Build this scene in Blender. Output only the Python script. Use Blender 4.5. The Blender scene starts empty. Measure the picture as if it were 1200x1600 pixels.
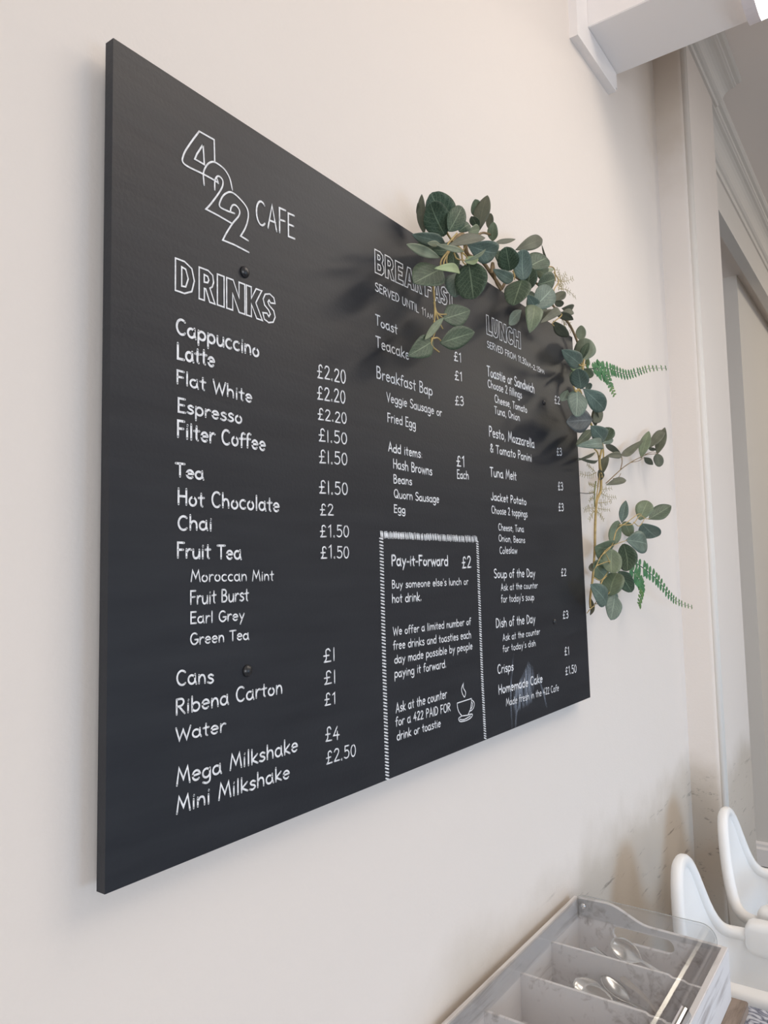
import bpy, bmesh, math, random
from mathutils import Vector, Matrix, noise
from mathutils.geometry import tessellate_polygon

S = bpy.context.scene
COL = S.collection
rng = random.Random(7)

# ------------------------------------------------------------------ camera
cam_d = bpy.data.cameras.new('camera')
cam = bpy.data.objects.new('camera', cam_d)
COL.objects.link(cam)
right = Vector((0.58167486, -0.81316823, -0.02029262))
down = Vector((0.05565425, 0.06467456, -0.99635325))
fwd = Vector((0.81151523, 0.57842427, 0.08287583))
m = Matrix((right, -down, -fwd)).transposed().to_4x4()
m.translation = Vector((0.0, -0.639, 1.58))
cam.matrix_world = m
cam_d.sensor_fit = 'AUTO'
cam_d.sensor_width = 36.0
cam_d.lens = 36.0 * 1168.0 / 1600.0
cam_d.clip_start = 0.02
S.camera = cam

# ------------------------------------------------------------------ colour management
S.view_settings.view_transform = 'Standard'
S.view_settings.look = 'None'
S.view_settings.gamma = 1.0
S.view_settings.use_curve_mapping = False
S.view_settings.exposure = 0.05

# ------------------------------------------------------------------ world: soft light of the room beyond the frame
w = bpy.data.worlds.new('world')
S.world = w
w.use_nodes = True
wn = w.node_tree.nodes
wl = w.node_tree.links
bg = wn['Background']
bg.inputs['Strength'].default_value = 0.46
tc = wn.new('ShaderNodeTexCoord')
sp = wn.new('ShaderNodeSeparateXYZ')
wl.new(tc.outputs['Generated'], sp.inputs[0])
cr = wn.new('ShaderNodeValToRGB')
cr.color_ramp.elements[0].position = 0.30
cr.color_ramp.elements[0].color = (0.97, 0.96, 1.0, 1)
cr.color_ramp.elements[1].position = 0.75
cr.color_ramp.elements[1].color = (1.0, 0.91, 0.81, 1)
mp = wn.new('ShaderNodeMapRange')
mp.inputs['From Min'].default_value = -1
wl.new(sp.outputs['Z'], mp.inputs['Value'])
wl.new(mp.outputs[0], cr.inputs[0])
wl.new(cr.outputs[0], bg.inputs['Color'])

def area(name, loc, target, size, size_y, power, color, spread=180):
    d = bpy.data.lights.new(name, 'AREA')
    d.shape = 'RECTANGLE'
    d.size, d.size_y, d.energy, d.color = size, size_y, power, color
    d.spread = math.radians(spread)
    o = bpy.data.objects.new(name, d)
    COL.objects.link(o)
    o.location = loc
    o.rotation_euler = (Vector(target) - Vector(loc)).to_track_quat('-Z', 'Y').to_euler()
    return o
# shop-front window light from behind the camera, a ceiling lamp, and unseen added fills
area('window_light', (-1.8, -2.6, 1.25), (2.2, 0.0, 1.0), 2.2, 1.7, 56, (0.88, 0.93, 1.0))
area('low_cool_fill', (1.6, -3.95, 0.95), (2.3, 0.0, 0.75), 1.8, 1.0, 10, (0.42, 0.68, 1.0), 80)  # added cool fill for the lower right wall, no window known there
area('ceiling_lamp_light', (1.38, -1.6, 3.44), (1.38, -1.55, 0.0), 0.5, 1.8, 17, (1.0, 0.87, 0.74))
area('next_bay_fill', (3.6, -2.3, 3.44), (3.6, -2.25, 0.0), 0.5, 1.4, 27, (1.0, 0.88, 0.75))  # added fill that lifts the pier, no lamp seen in this bay
area('far_fill', (5.9, -1.7, 3.43), (5.4, 0.0, 1.2), 0.6, 1.2, 30, (1.0, 0.90, 0.74))  # unseen fill added to brighten the space through the opening

# ------------------------------------------------------------------ materials
def nt(name):
    mt = bpy.data.materials.new(name)
    mt.use_nodes = True
    n, l = mt.node_tree.nodes, mt.node_tree.links
    return mt, n, l, n['Principled BSDF']

def flat(name, col, rough=0.5, metal=0.0, spec=0.5, bump=0.0, bscale=300.0, var=0.0, vscale=12.0):
    mt, n, l, b = nt(name)
    b.inputs['Base Color'].default_value = (*col, 1)
    b.inputs['Roughness'].default_value = rough
    b.inputs['Metallic'].default_value = metal
    b.inputs['Specular IOR Level'].default_value = spec
    t = n.new('ShaderNodeTexCoord')
    if var:
        ns = n.new('ShaderNodeTexNoise')
        ns.inputs['Scale'].default_value = vscale
        ns.inputs['Detail'].default_value = 5
        l.new(t.outputs['Object'], ns.inputs['Vector'])
        r = n.new('ShaderNodeValToRGB')
        r.color_ramp.elements[0].position = 0.3
        r.color_ramp.elements[0].color = (*[c * (1 - var) for c in col], 1)
        r.color_ramp.elements[1].position = 0.7
        r.color_ramp.elements[1].color = (*[min(1, c * (1 + var * .5)) for c in col], 1)
        l.new(ns.outputs['Fac'], r.inputs[0])
        l.new(r.outputs[0], b.inputs['Base Color'])
    if bump:
        nb = n.new('ShaderNodeTexNoise')
        nb.inputs['Scale'].default_value = bscale
        nb.inputs['Detail'].default_value = 3
        l.new(t.outputs['Object'], nb.inputs['Vector'])
        bp = n.new('ShaderNodeBump')
        bp.inputs['Strength'].default_value = bump
        bp.inputs['Distance'].default_value = 0.002
        l.new(nb.outputs['Fac'], bp.inputs['Height'])
        l.new(bp.outputs[0], b.inputs['Normal'])
    return mt

def math_node(n, l, op, a, b=None, clamp=False):
    k = n.new('ShaderNodeMath')
    k.operation = op
    k.use_clamp = clamp
    for i, v in enumerate((a, b)):
        if v is None:
            continue
        if isinstance(v, (int, float)):
            k.inputs[i].default_value = v
        else:
            l.new(v, k.inputs[i])
    return k.outputs[0]

def smooth(n, l, v, a, b):
    k = n.new('ShaderNodeMapRange')
    k.interpolation_type = 'SMOOTHSTEP'
    k.inputs['From Min'].default_value = a
    k.inputs['From Max'].default_value = b
    l.new(v, k.inputs['Value'])
    return k.outputs[0]

def wall_material(name, col, dirt_and_shade=True):
    """cream matt emulsion with rolled texture, scuffs low down and a damp stain high in the corner"""
    mt, n, l, b = nt(name)
    b.inputs['Roughness'].default_value = 0.62
    b.inputs['Specular IOR Level'].default_value = 0.3
    t = n.new('ShaderNodeTexCoord')
    P = t.outputs['Object']
    big = n.new('ShaderNodeTexNoise')
    big.inputs['Scale'].default_value = 2.2
    big.inputs['Detail'].default_value = 4
    l.new(P, big.inputs['Vector'])
    base = n.new('ShaderNodeMix')
    base.data_type = 'RGBA'
    base.inputs[6].default_value = (*[c * .965 for c in col], 1)
    base.inputs[7].default_value = (*col, 1)
    l.new(big.outputs['Fac'], base.inputs[0])
    out = base.outputs[2]
    if dirt_and_shade:
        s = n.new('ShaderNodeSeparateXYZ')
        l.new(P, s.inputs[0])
        # grubby band with painted-in shade low behind the cutlery box and high chairs
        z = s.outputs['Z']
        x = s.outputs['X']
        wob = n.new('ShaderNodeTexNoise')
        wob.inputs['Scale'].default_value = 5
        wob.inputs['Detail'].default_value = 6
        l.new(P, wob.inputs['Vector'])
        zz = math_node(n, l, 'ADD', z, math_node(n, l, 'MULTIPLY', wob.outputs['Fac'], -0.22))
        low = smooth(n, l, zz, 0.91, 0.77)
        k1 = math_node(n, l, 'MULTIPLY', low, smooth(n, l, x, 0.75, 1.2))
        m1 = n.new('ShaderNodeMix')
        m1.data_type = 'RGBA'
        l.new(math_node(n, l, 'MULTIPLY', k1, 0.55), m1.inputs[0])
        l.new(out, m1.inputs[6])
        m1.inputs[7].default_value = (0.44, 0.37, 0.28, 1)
        # diagonal scratchy scuffs
        mpp = n.new('ShaderNodeMapping')
        mpp.inputs['Rotation'].default_value = (0, math.radians(38), 0)
        mpp.inputs['Scale'].default_value = (7, 30, 55)
        l.new(P, mpp.inputs[0])
        sc = n.new('ShaderNodeTexNoise')
        sc.inputs['Scale'].default_value = 1.0
        sc.inputs['Detail'].default_value = 8
        sc.inputs['Roughness'].default_value = 0.7
        l.new(mpp.outputs[0], sc.inputs['Vector'])
        scm = smooth(n, l, sc.outputs['Fac'], 0.57, 0.68)
        reg = math_node(n, l, 'MULTIPLY', smooth(n, l, z, 0.98, 0.86), smooth(n, l, x, 0.9, 1.5))
        reg2 = math_node(n, l, 'MULTIPLY', scm, reg)
        m2 = n.new('ShaderNodeMix')
        m2.data_type = 'RGBA'
        l.new(math_node(n, l, 'MULTIPLY', reg2, 0.75), m2.inputs[0])
        l.new(m1.outputs[2], m2.inputs[6])
        m2.inputs[7].default_value = (0.20, 0.17, 0.14, 1)
        # old damp stain under the ceiling in the corner
        ws = n.new('ShaderNodeTexNoise')
        ws.inputs['Scale'].default_value = 9
        ws.inputs['Detail'].default_value = 5
        l.new(P, ws.inputs['Vector'])
        zs = math_node(n, l, 'ADD', z, math_node(n, l, 'MULTIPLY', ws.outputs['Fac'], 0.35))
        st = math_node(n, l, 'MULTIPLY', smooth(n, l, zs, 2.95, 3.35), smooth(n, l, x, 2.25, 2.54))
        st = math_node(n, l, 'MULTIPLY', st, smooth(n, l, s.outputs['Y'], -0.108, -0.08))
        m3 = n.new('ShaderNodeMix')
        m3.data_type = 'RGBA'
        l.new(math_node(n, l, 'MULTIPLY', st, 0.45), m3.inputs[0])
        l.new(m2.outputs[2], m3.inputs[6])
        m3.inputs[7].default_value = (0.47, 0.37, 0.26, 1)
        out = m3.outputs[2]
    l.new(out, b.inputs['Base Color'])
    f1 = n.new('ShaderNodeTexNoise')
    f1.inputs['Scale'].default_value = 170
    f1.inputs['Detail'].default_value = 3
    l.new(P, f1.inputs['Vector'])
    f2 = n.new('ShaderNodeTexNoise')
    f2.inputs['Scale'].default_value = 14
    f2.inputs['Detail'].default_value = 4
    l.new(P, f2.inputs['Vector'])
    h = math_node(n, l, 'ADD', math_node(n, l, 'MULTIPLY', f1.outputs['Fac'], 0.35), f2.outputs['Fac'])
    bp = n.new('ShaderNodeBump')
    bp.inputs['Strength'].default_value = 0.22
    bp.inputs['Distance'].default_value = 0.004
    l.new(h, bp.inputs['Height'])
    l.new(bp.outputs[0], b.inputs['Normal'])
    return mt

def board_material():
    """black chalkboard paint brushed on in soft streaks, half sheen"""
    mt, n, l, b = nt('chalkboard_paint')
    t = n.new('ShaderNodeTexCoord')
    mpp = n.new('ShaderNodeMapping')
    mpp.inputs['Scale'].default_value = (3, 3, 26)
    mpp.inputs['Rotation'].default_value = (0, math.radians(-8), 0)
    l.new(t.outputs['Object'], mpp.inputs[0])
    s1 = n.new('ShaderNodeTexNoise')
    s1.inputs['Scale'].default_value = 2.0
    s1.inputs['Detail'].default_value = 6
    l.new(mpp.outputs[0], s1.inputs['Vector'])
    s2 = n.new('ShaderNodeTexNoise')
    s2.inputs['Scale'].default_value = 240
    s2.inputs['Detail'].default_value = 2
    l.new(t.outputs['Object'], s2.inputs['Vector'])
    r = n.new('ShaderNodeValToRGB')
    r.color_ramp.elements[0].position = 0.3
    r.color_ramp.elements[0].color = (0.0155, 0.0170, 0.0220, 1)
    r.color_ramp.elements[1].position = 0.75
    r.color_ramp.elements[1].color = (0.0230, 0.0250, 0.0305, 1)
    l.new(s1.outputs['Fac'], r.inputs[0])
    l.new(r.outputs[0], b.inputs['Base Color'])
    rr = n.new('ShaderNodeMapRange')
    rr.inputs['To Min'].default_value = 0.40
    rr.inputs['To Max'].default_value = 0.50
    l.new(s1.outputs['Fac'], rr.inputs['Value'])
    l.new(rr.outputs[0], b.inputs['Roughness'])
    b.inputs['Specular IOR Level'].default_value = 0.40
    h = math_node(n, l, 'ADD', math_node(n, l, 'MULTIPLY', s2.outputs['Fac'], 0.5), s1.outputs['Fac'])
    bp = n.new('ShaderNodeBump')
    bp.inputs['Strength'].default_value = 0.18
    bp.inputs['Distance'].default_value = 0.002
    l.new(h, bp.inputs['Height'])
    l.new(bp.outputs[0], b.inputs['Normal'])
    return mt

def wood_material(name, light, dark, bias=0.5, scale=1.0, rough=0.6):
    mt, n, l, b = nt(name)
    b.inputs['Roughness'].default_value = rough
    t = n.new('ShaderNodeTexCoord')
    mpp = n.new('ShaderNodeMapping')
    mpp.inputs['Scale'].default_value = (5 * scale, 60 * scale, 60 * scale)
    l.new(t.outputs['Object'], mpp.inputs[0])
    a = n.new('ShaderNodeTexNoise')
    a.inputs['Scale'].default_value = 1.0
    a.inputs['Detail'].default_value = 8
    a.inputs['Roughness'].default_value = 0.65
    a.inputs['Distortion'].default_value = 0.6
    l.new(mpp.outputs[0], a.inputs['Vector'])
    c = n.new('ShaderNodeTexNoise')
    c.inputs['Scale'].default_value = 9
    c.inputs['Detail'].default_value = 3
    l.new(t.outputs['Object'], c.inputs['Vector'])
    f = math_node(n, l, 'ADD', math_node(n, l, 'MULTIPLY', a.outputs['Fac'], 0.75), math_node(n, l, 'MULTIPLY', c.outputs['Fac'], 0.35))
    r = n.new('ShaderNodeValToRGB')
    r.color_ramp.elements[0].position = bias - 0.14
    r.color_ramp.elements[0].color = (*dark, 1)
    r.color_ramp.elements[1].position = bias + 0.08
    r.color_ramp.elements[1].color = (*light, 1)
    l.new(f, r.inputs[0])
    l.new(r.outputs[0], b.inputs['Base Color'])
    bp = n.new('ShaderNodeBump')
    bp.inputs['Strength'].default_value = 0.2
    bp.inputs['Distance'].default_value = 0.002
    l.new(a.outputs['Fac'], bp.inputs['Height'])
    l.new(bp.outputs[0], b.inputs['Normal'])
    return mt

def leaf_material(name, col, vein, rough=0.5):
    """UV u across the leaf, v along it: pale midrib and feathered side veins"""
    mt, n, l, b = nt(name)
    b.inputs['Roughness'].default_value = rough
    b.inputs['Specular IOR Level'].default_value = 0.35
    uvn = n.new('ShaderNodeUVMap')
    uvn.uv_map = 'UVMap'
    s = n.new('ShaderNodeSeparateXYZ')
    l.new(uvn.outputs[0], s.inputs[0])
    u, v = s.outputs['X'], s.outputs['Y']
    d = math_node(n, l, 'ABSOLUTE', math_node(n, l, 'SUBTRACT', u, 0.5))
    mid = smooth(n, l, d, 0.034, 0.010)
    t = n.new('ShaderNodeTexCoord')
    ns = n.new('ShaderNodeTexNoise')
    ns.inputs['Scale'].default_value = 60
    ns.inputs['Detail'].default_value = 3
    l.new(t.outputs['Object'], ns.inputs['Vector'])
    ph = math_node(n, l, 'SUBTRACT', v, math_node(n, l, 'MULTIPLY', d, 0.75))
    ph = math_node(n, l, 'ADD', ph, math_node(n, l, 'MULTIPLY', ns.outputs['Fac'], 0.07))
    fr = math_node(n, l, 'FRACT', math_node(n, l, 'MULTIPLY', ph, 7.0))
    tri = math_node(n, l, 'ABSOLUTE', math_node(n, l, 'SUBTRACT', fr, 0.5))
    side = smooth(n, l, tri, 0.085, 0.02)
    vo = n.new('ShaderNodeTexVoronoi')
    vo.feature = 'DISTANCE_TO_EDGE'
    vo.inputs['Scale'].default_value = 260
    l.new(t.outputs['Object'], vo.inputs['Vector'])
    net = smooth(n, l, vo.outputs['Distance'], 0.10, 0.02)
    k = math_node(n, l, 'MAXIMUM', mid, math_node(n, l, 'MULTIPLY', side, 0.55))
    k = math_node(n, l, 'MAXIMUM', k, math_node(n, l, 'MULTIPLY', net, 0.32))
    r = n.new('ShaderNodeMix')
    r.data_type = 'RGBA'
    r.inputs[6].default_value = (*col, 1)
    r.inputs[7].default_value = (*vein, 1)
    l.new(k, r.inputs[0])
    mix = n.new('ShaderNodeMix')
    mix.data_type = 'RGBA'
    mix.blend_type = 'MULTIPLY'
    mix.inputs[0].default_value = 0.55
    rc = n.new('ShaderNodeMapRange')
    rc.inputs['From Min'].default_value = 0.3
    rc.inputs['From Max'].default_value = 0.7
    rc.inputs['To Min'].default_value = 0.6
    rc.inputs['To Max'].default_value = 1.25
    n2 = n.new('ShaderNodeTexNoise')
    n2.inputs['Scale'].default_value = 35
    l.new(t.outputs['Object'], n2.inputs['Vector'])
    l.new(n2.outputs['Fac'], rc.inputs['Value'])
    cc = n.new('ShaderNodeCombineColor')
    for i in range(3):
        l.new(rc.outputs[0], cc.inputs[i])
    l.new(r.outputs[2], mix.inputs[6])
    l.new(cc.outputs[0], mix.inputs[7])
    l.new(mix.outputs[2], b.inputs['Base Color'])
    return mt

def acrylic_material():
    mt, n, l, b = nt('clear_acrylic')
    n.remove(b)
    tr = n.new('ShaderNodeBsdfTransparent')
    tr.inputs['Color'].default_value = (0.97, 0.975, 0.98, 1)
    gl = n.new('ShaderNodeBsdfGlossy')
    gl.inputs['Roughness'].default_value = 0.13
    lw = n.new('ShaderNodeLayerWeight')
    lw.inputs['Blend'].default_value = 0.5
    f5 = math_node(n, l, 'POWER', lw.outputs['Facing'], 5.0)
    mx = n.new('ShaderNodeMixShader')
    l.new(math_node(n, l, 'ADD', math_node(n, l, 'MULTIPLY', f5, 0.8), 0.035), mx.inputs[0])
    l.new(tr.outputs[0], mx.inputs[1])
    l.new(gl.outputs[0], mx.inputs[2])
    l.new(mx.outputs[0], n['Material Output'].inputs['Surface'])
    return mt

def marble_material():
    mt, n, l, b = nt('veined_marble_vinyl')
    b.inputs['Roughness'].default_value = 0.3
    t = n.new('ShaderNodeTexCoord')
    a = n.new('ShaderNodeTexNoise')
    a.inputs['Scale'].default_value = 22
    a.inputs['Detail'].default_value = 9
    a.inputs['Distortion'].default_value = 2.2
    l.new(t.outputs['Object'], a.inputs['Vector'])
    r = n.new('ShaderNodeValToRGB')
    e = r.color_ramp.elements
    e[0].position = 0.38
    e[0].color = (0.62, 0.64, 0.70, 1)
    e[1].position = 0.62
    e[1].color = (0.60, 0.62, 0.68, 1)
    x = e.new(0.50)
    x.color = (0.045, 0.055, 0.10, 1)
    x = e.new(0.45)
    x.color = (0.40, 0.42, 0.50, 1)
    x = e.new(0.55)
    x.color = (0.30, 0.32, 0.40, 1)
    l.new(a.outputs['Fac'], r.inputs[0])
    l.new(r.outputs[0], b.inputs['Base Color'])
    return mt

def chalk_smear_material():
    mt, n, l, b = nt('chalk_smear')
    b.inputs['Base Color'].default_value = (0.36, 0.41, 0.50, 1)
    b.inputs['Roughness'].default_value = 0.9
    t = n.new('ShaderNodeTexCoord')
    mpp = n.new('ShaderNodeMapping')
    mpp.inputs['Rotation'].default_value = (0, math.radians(-20), 0)
    mpp.inputs['Scale'].default_value = (160, 40, 22)
    l.new(t.outputs['Object'], mpp.inputs[0])
    a = n.new('ShaderNodeTexNoise')
    a.inputs['Scale'].default_value = 1.0
    a.inputs['Detail'].default_value = 5
    l.new(mpp.outputs[0], a.inputs['Vector'])
    at = n.new('ShaderNodeAttribute')
    at.attribute_name = 'cover'
    k = math_node(n, l, 'MULTIPLY', smooth(n, l, a.outputs['Fac'], 0.30, 0.66), at.outputs['Fac'])
    l.new(math_node(n, l, 'MULTIPLY', k, 0.62), b.inputs['Alpha'])
    return mt

def emit_material(name, col, strength):
    mt, n, l, b = nt(name)
    b.inputs['Base Color'].default_value = (0.9, 0.9, 0.9, 1)
    b.inputs['Emission Color'].default_value = (*col, 1)
    b.inputs['Emission Strength'].default_value = strength
    return mt

WALLC = (0.83, 0.762, 0.705)
M = dict(
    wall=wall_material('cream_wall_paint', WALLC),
    wall2=wall_material('cream_trim_paint', (0.80, 0.76, 0.71), dirt_and_shade=False),
    ceil=flat('ceiling_paint', (0.95, 0.875, 0.82), 0.8, bump=0.1, bscale=60),
    beam=flat('beam_paint', (0.92, 0.88, 0.86), 0.6, bump=0.08, bscale=120),
    floor=flat('slate_floor', (0.07, 0.075, 0.08), 0.35, var=0.3, vscale=6),
    board=board_material(),
    ink=flat('white_paint_pen', (0.86, 0.87, 0.90), 0.6, var=0.25, vscale=220),
    smear=chalk_smear_material(),
    bolt=flat('black_painted_steel', (0.02, 0.02, 0.022), 0.3, 0.0, 0.6),
    wash=wood_material('whitewashed_wood', (0.72, 0.695, 0.69), (0.26, 0.215, 0.20), 0.45),
    plank=wood_material('brown_wood', (0.30, 0.235, 0.19), (0.13, 0.095, 0.07), 0.5),
    acrylic=acrylic_material(),
    edge=flat('acrylic_polished_edge', (0.30, 0.32, 0.32), 0.25),
    chrome=flat('polished_chrome', (0.80, 0.80, 0.82), 0.08, 1.0),
    steel=flat('stainless_steel', (0.66, 0.64, 0.61), 0.26, 1.0),
    plastic=flat('white_plastic', (0.90, 0.895, 0.885), 0.35, var=0.03, vscale=8),
    marble=marble_material(),
    lamp=emit_material('opal_diffuser', (1.0, 0.97, 0.93), 5.0),
    cap=flat('lamp_end_plastic', (0.82, 0.76, 0.78), 0.5),
    stem=flat('golden_stem', (0.50, 0.36, 0.14), 0.6, var=0.3, vscale=80),
    bark=flat('brown_stem', (0.25, 0.17, 0.085), 0.7, var=0.35, vscale=80),
    gstem=flat('green_stem', (0.20, 0.22, 0.08), 0.6),
    twig=flat('dark_twig', (0.10, 0.09, 0.08), 0.7),
    wisp=flat('dry_wispy_twig', (0.34, 0.28, 0.11), 0.7),
    fern=leaf_material('fern_green', (0.065, 0.19, 0.075), (0.085, 0.23, 0.09)),
    fern2=leaf_material('fern_tip_green', (0.16, 0.24, 0.05), (0.2, 0.3, 0.06)),
    fstem=flat('fern_stem', (0.03, 0.09, 0.045), 0.6),
)
LEAFM = [
    leaf_material('leaf_deep_green', (0.050, 0.080, 0.050), (0.20, 0.26, 0.17)),
    leaf_material('leaf_blue_green', (0.115, 0.160, 0.130), (0.25, 0.32, 0.26)),
    leaf_material('leaf_grey_green', (0.155, 0.195, 0.125), (0.27, 0.32, 0.20)),
    leaf_material('leaf_olive_underside', (0.105, 0.112, 0.078), (0.15, 0.155, 0.105)),
    leaf_material('leaf_pale_underside', (0.30, 0.335, 0.235), (0.36, 0.40, 0.28)),
    leaf_material('leaf_fresh_green', (0.29, 0.37, 0.19), (0.36, 0.44, 0.25)),
    leaf_material('leaf_dusty_slate', (0.085, 0.098, 0.102), (0.20, 0.22, 0.22)),
]

# ------------------------------------------------------------------ helpers
def link(name, me, mat, parent=None, smooth_shade=False):
    o = bpy.data.objects.new(name, me)
    COL.objects.link(o)
    for mm in (mat if isinstance(mat, (list, tuple)) else [mat]):
        me.materials.append(mm)
    if smooth_shade:
        for p in me.polygons:
            p.use_smooth = True
    if parent:
        o.parent = parent
    return o

def obj(name, bm, mat, parent=None, smooth_shade=False):
    me = bpy.data.meshes.new(name)
    bm.normal_update()
    bm.to_mesh(me)
    bm.free()
    return link(name, me, mat, parent, smooth_shade)

def thing(name, label, cat, group=None, loc=(0, 0, 0)):
    o = bpy.data.objects.new(name, None)
    o.empty_display_size = 0.05
    COL.objects.link(o)
    o.location = loc
    o['label'], o['category'] = label, cat
    if group:
        o['group'] = group
    return o

def tag(o, label, cat, group=None):
    o['label'], o['category'] = label, cat
    if group:
        o['group'] = group
    return o

def structure(name, bm, mat, smooth_shade=False):
    o = obj(name, bm, mat, None, smooth_shade)
    o['kind'] = 'structure'
    return o

def box(bm, x0, x1, y0, y1, z0, z1, bevel=0.0):
    t = bmesh.new()
    bmesh.ops.create_cube(t, size=1)
    for v in t.verts:
        v.co = Vector(((x0 + x1) / 2 + v.co.x * (x1 - x0), (y0 + y1) / 2 + v.co.y * (y1 - y0), (z0 + z1) / 2 + v.co.z * (z1 - z0)))
    if bevel:
        bmesh.ops.bevel(t, geom=t.edges[:], offset=bevel, segments=3, affect='EDGES')
    merge(bm, t)
    return bm

def merge(bm, t):
    me = bpy.data.meshes.new('tmp')
    t.to_mesh(me)
    t.free()
    bm.from_mesh(me)
    bpy.data.meshes.remove(me)

def prism(bm, outline, axis, a, b, holes=()):
    """extrude a 2-D outline (with holes) from a to b along 'x','y' or 'z'"""
    def P(p, h):
        if axis == 'x':
            return Vector((h, p[0], p[1]))
        if axis == 'y':
            return Vector((p[0], h, p[1]))
        return Vector((p[0], p[1], h))
    loops = [list(outline)] + [list(h) for h in holes]
    tris = tessellate_polygon([[Vector((p[0], p[1], 0)) for p in lp] for lp in loops])
    t = bmesh.new()
    va, vb = [], []
    for lp in loops:
        va += [t.verts.new(P(p, a)) for p in lp]
        vb += [t.verts.new(P(p, b)) for p in lp]
    for tr in tris:
        try:
            t.faces.new([va[i] for i in tr])
            t.faces.new([vb[i] for i in reversed(tr)])
        except ValueError:
            pass
    k = 0
    for lp in loops:
        c = len(lp)
        for i in range(c):
            j = (i + 1) % c
            t.faces.new((va[k + i], va[k + j], vb[k + j], vb[k + i]))
        k += c
    bmesh.ops.recalc_face_normals(t, faces=t.faces[:])
    merge(bm, t)
    return bm

def catmull(pts, n=8):
    P = [Vector(p) for p in pts]
    if len(P) < 3:
        return P
    out = []
    for i in range(len(P) - 1):
        p0 = P[i - 1] if i else P[0] * 2 - P[1]
        p1, p2 = P[i], P[i + 1]
        p3 = P[i + 2] if i + 2 < len(P) else P[-1] * 2 - P[-2]
        for k in range(n):
            t = k / n
            out.append(0.5 * ((2 * p1) + (p2 - p0) * t + (2 * p0 - 5 * p1 + 4 * p2 - p3) * t * t + (3 * p1 - p0 - 3 * p2 + p3) * t ** 3))
    out.append(P[-1])
    return out

def tube(bm, pts, r0, r1=None, seg=8, caps=True, close=False):
    r1 = r0 if r1 is None else r1
    pts = [Vector(p) for p in pts]
    n = len(pts)
    rings = []
    up = Vector((0.31, 0.17, 0.93))
    for i, p in enumerate(pts):
        if close:
            d = pts[(i + 1) % n] - pts[i - 1]
        else:
            d = (pts[min(i + 1, n - 1)] - pts[max(i - 1, 0)])
        if d.length < 1e-9:
            d = Vector((0, 0, 1))
        d.normalize()
        a = up - d * up.dot(d)
        if a.length < 1e-3:
            a = Vector((1, 0, 0)) - d * d.x
        a.normalize()
        up = a
        c = d.cross(a)
        r = r0 + (r1 - r0) * i / max(1, n - 1)
        rings.append([bm.verts.new(p + (a * math.cos(2 * math.pi * k / seg) + c * math.sin(2 * math.pi * k / seg)) * r) for k in range(seg)])
    for i in range(n if close else n - 1):
        A, B = rings[i], rings[(i + 1) % n]
        for k in range(seg):
            bm.faces.new((A[k], A[(k + 1) % seg], B[(k + 1) % seg], B[k]))
    if caps and not close:
        bm.faces.new(list(reversed(rings[0])))
        bm.faces.new(rings[-1])
    return bm

# ================================================================== the room
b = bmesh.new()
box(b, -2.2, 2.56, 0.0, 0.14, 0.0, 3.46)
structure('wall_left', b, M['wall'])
# pier standing proud of the wall where it meets the wide opening, with a rounded corner bead
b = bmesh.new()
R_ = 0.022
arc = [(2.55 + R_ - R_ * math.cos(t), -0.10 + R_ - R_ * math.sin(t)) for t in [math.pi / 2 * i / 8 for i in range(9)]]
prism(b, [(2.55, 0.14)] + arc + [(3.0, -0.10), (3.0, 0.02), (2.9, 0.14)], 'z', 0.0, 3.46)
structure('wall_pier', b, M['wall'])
b = bmesh.new()
tube(b, [(2.562, -0.095, 0.0), (2.562, -0.095, 3.40)], 0.0105, seg=12)
tube(b, [(2.583, -0.100, 0.0), (2.583, -0.100, 3.40)], 0.004, seg=8)
structure('trim_1', b, M['wall2'], True)
# header over the opening
b = bmesh.new()
box(b, 3.0, 8.0, -0.015, 0.035, 3.16, 3.46)
structure('wall_header', b, M['wall2'])
# space through the opening
b = bmesh.new()
box(b, 4.5, 8.0, 0.096, 2.4, 0.0, 3.22)
structure('wall_far', b, M['wall2'])
b = bmesh.new()
box(b, 2.7, 4.5, 2.3, 2.4, 0.0, 3.22)
structure('wall_rear', b, M['wall2'])
b = bmesh.new()
box(b, 2.9, 8.0, 0.035, 2.4, 3.22, 3.30)
structure('ceiling_far', b, M['ceil'])
b = bmesh.new()
prism(b, [(4.5, 0.0), (4.478, 0.0), (4.478, 0.085), (4.488, 0.095), (4.488, 0.11), (4.5, 0.12)], 'y', 0.096, 2.3)
prism(b, [(0.096, 0.0), (0.074, 0.0), (0.074, 0.085), (0.084, 0.095), (0.084, 0.11), (0.096, 0.12)], 'x', 4.478, 8.0)
structure('baseboard_far', b, M['beam'])
b = bmesh.new()
box(b, 8.0, 8.1, -4.2, 0.1, 0.0, 3.46)
structure('wall_added', b, flat('board_reflection_dark', (0.20, 0.18, 0.16), 0.8))  # unseen wall added to darken what the menu board reflects
# floor and ceiling of the cafe
b = bmesh.new()
box(b, -2.2, 8.0, -4.2, 2.4, -0.1, 0.0)
structure('floor', b, M['floor'])
b = bmesh.new()
box(b, -2.2, 8.0, -4.2, 0.14, 3.46, 3.56)
structure('ceiling', b, M['ceil'])

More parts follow.
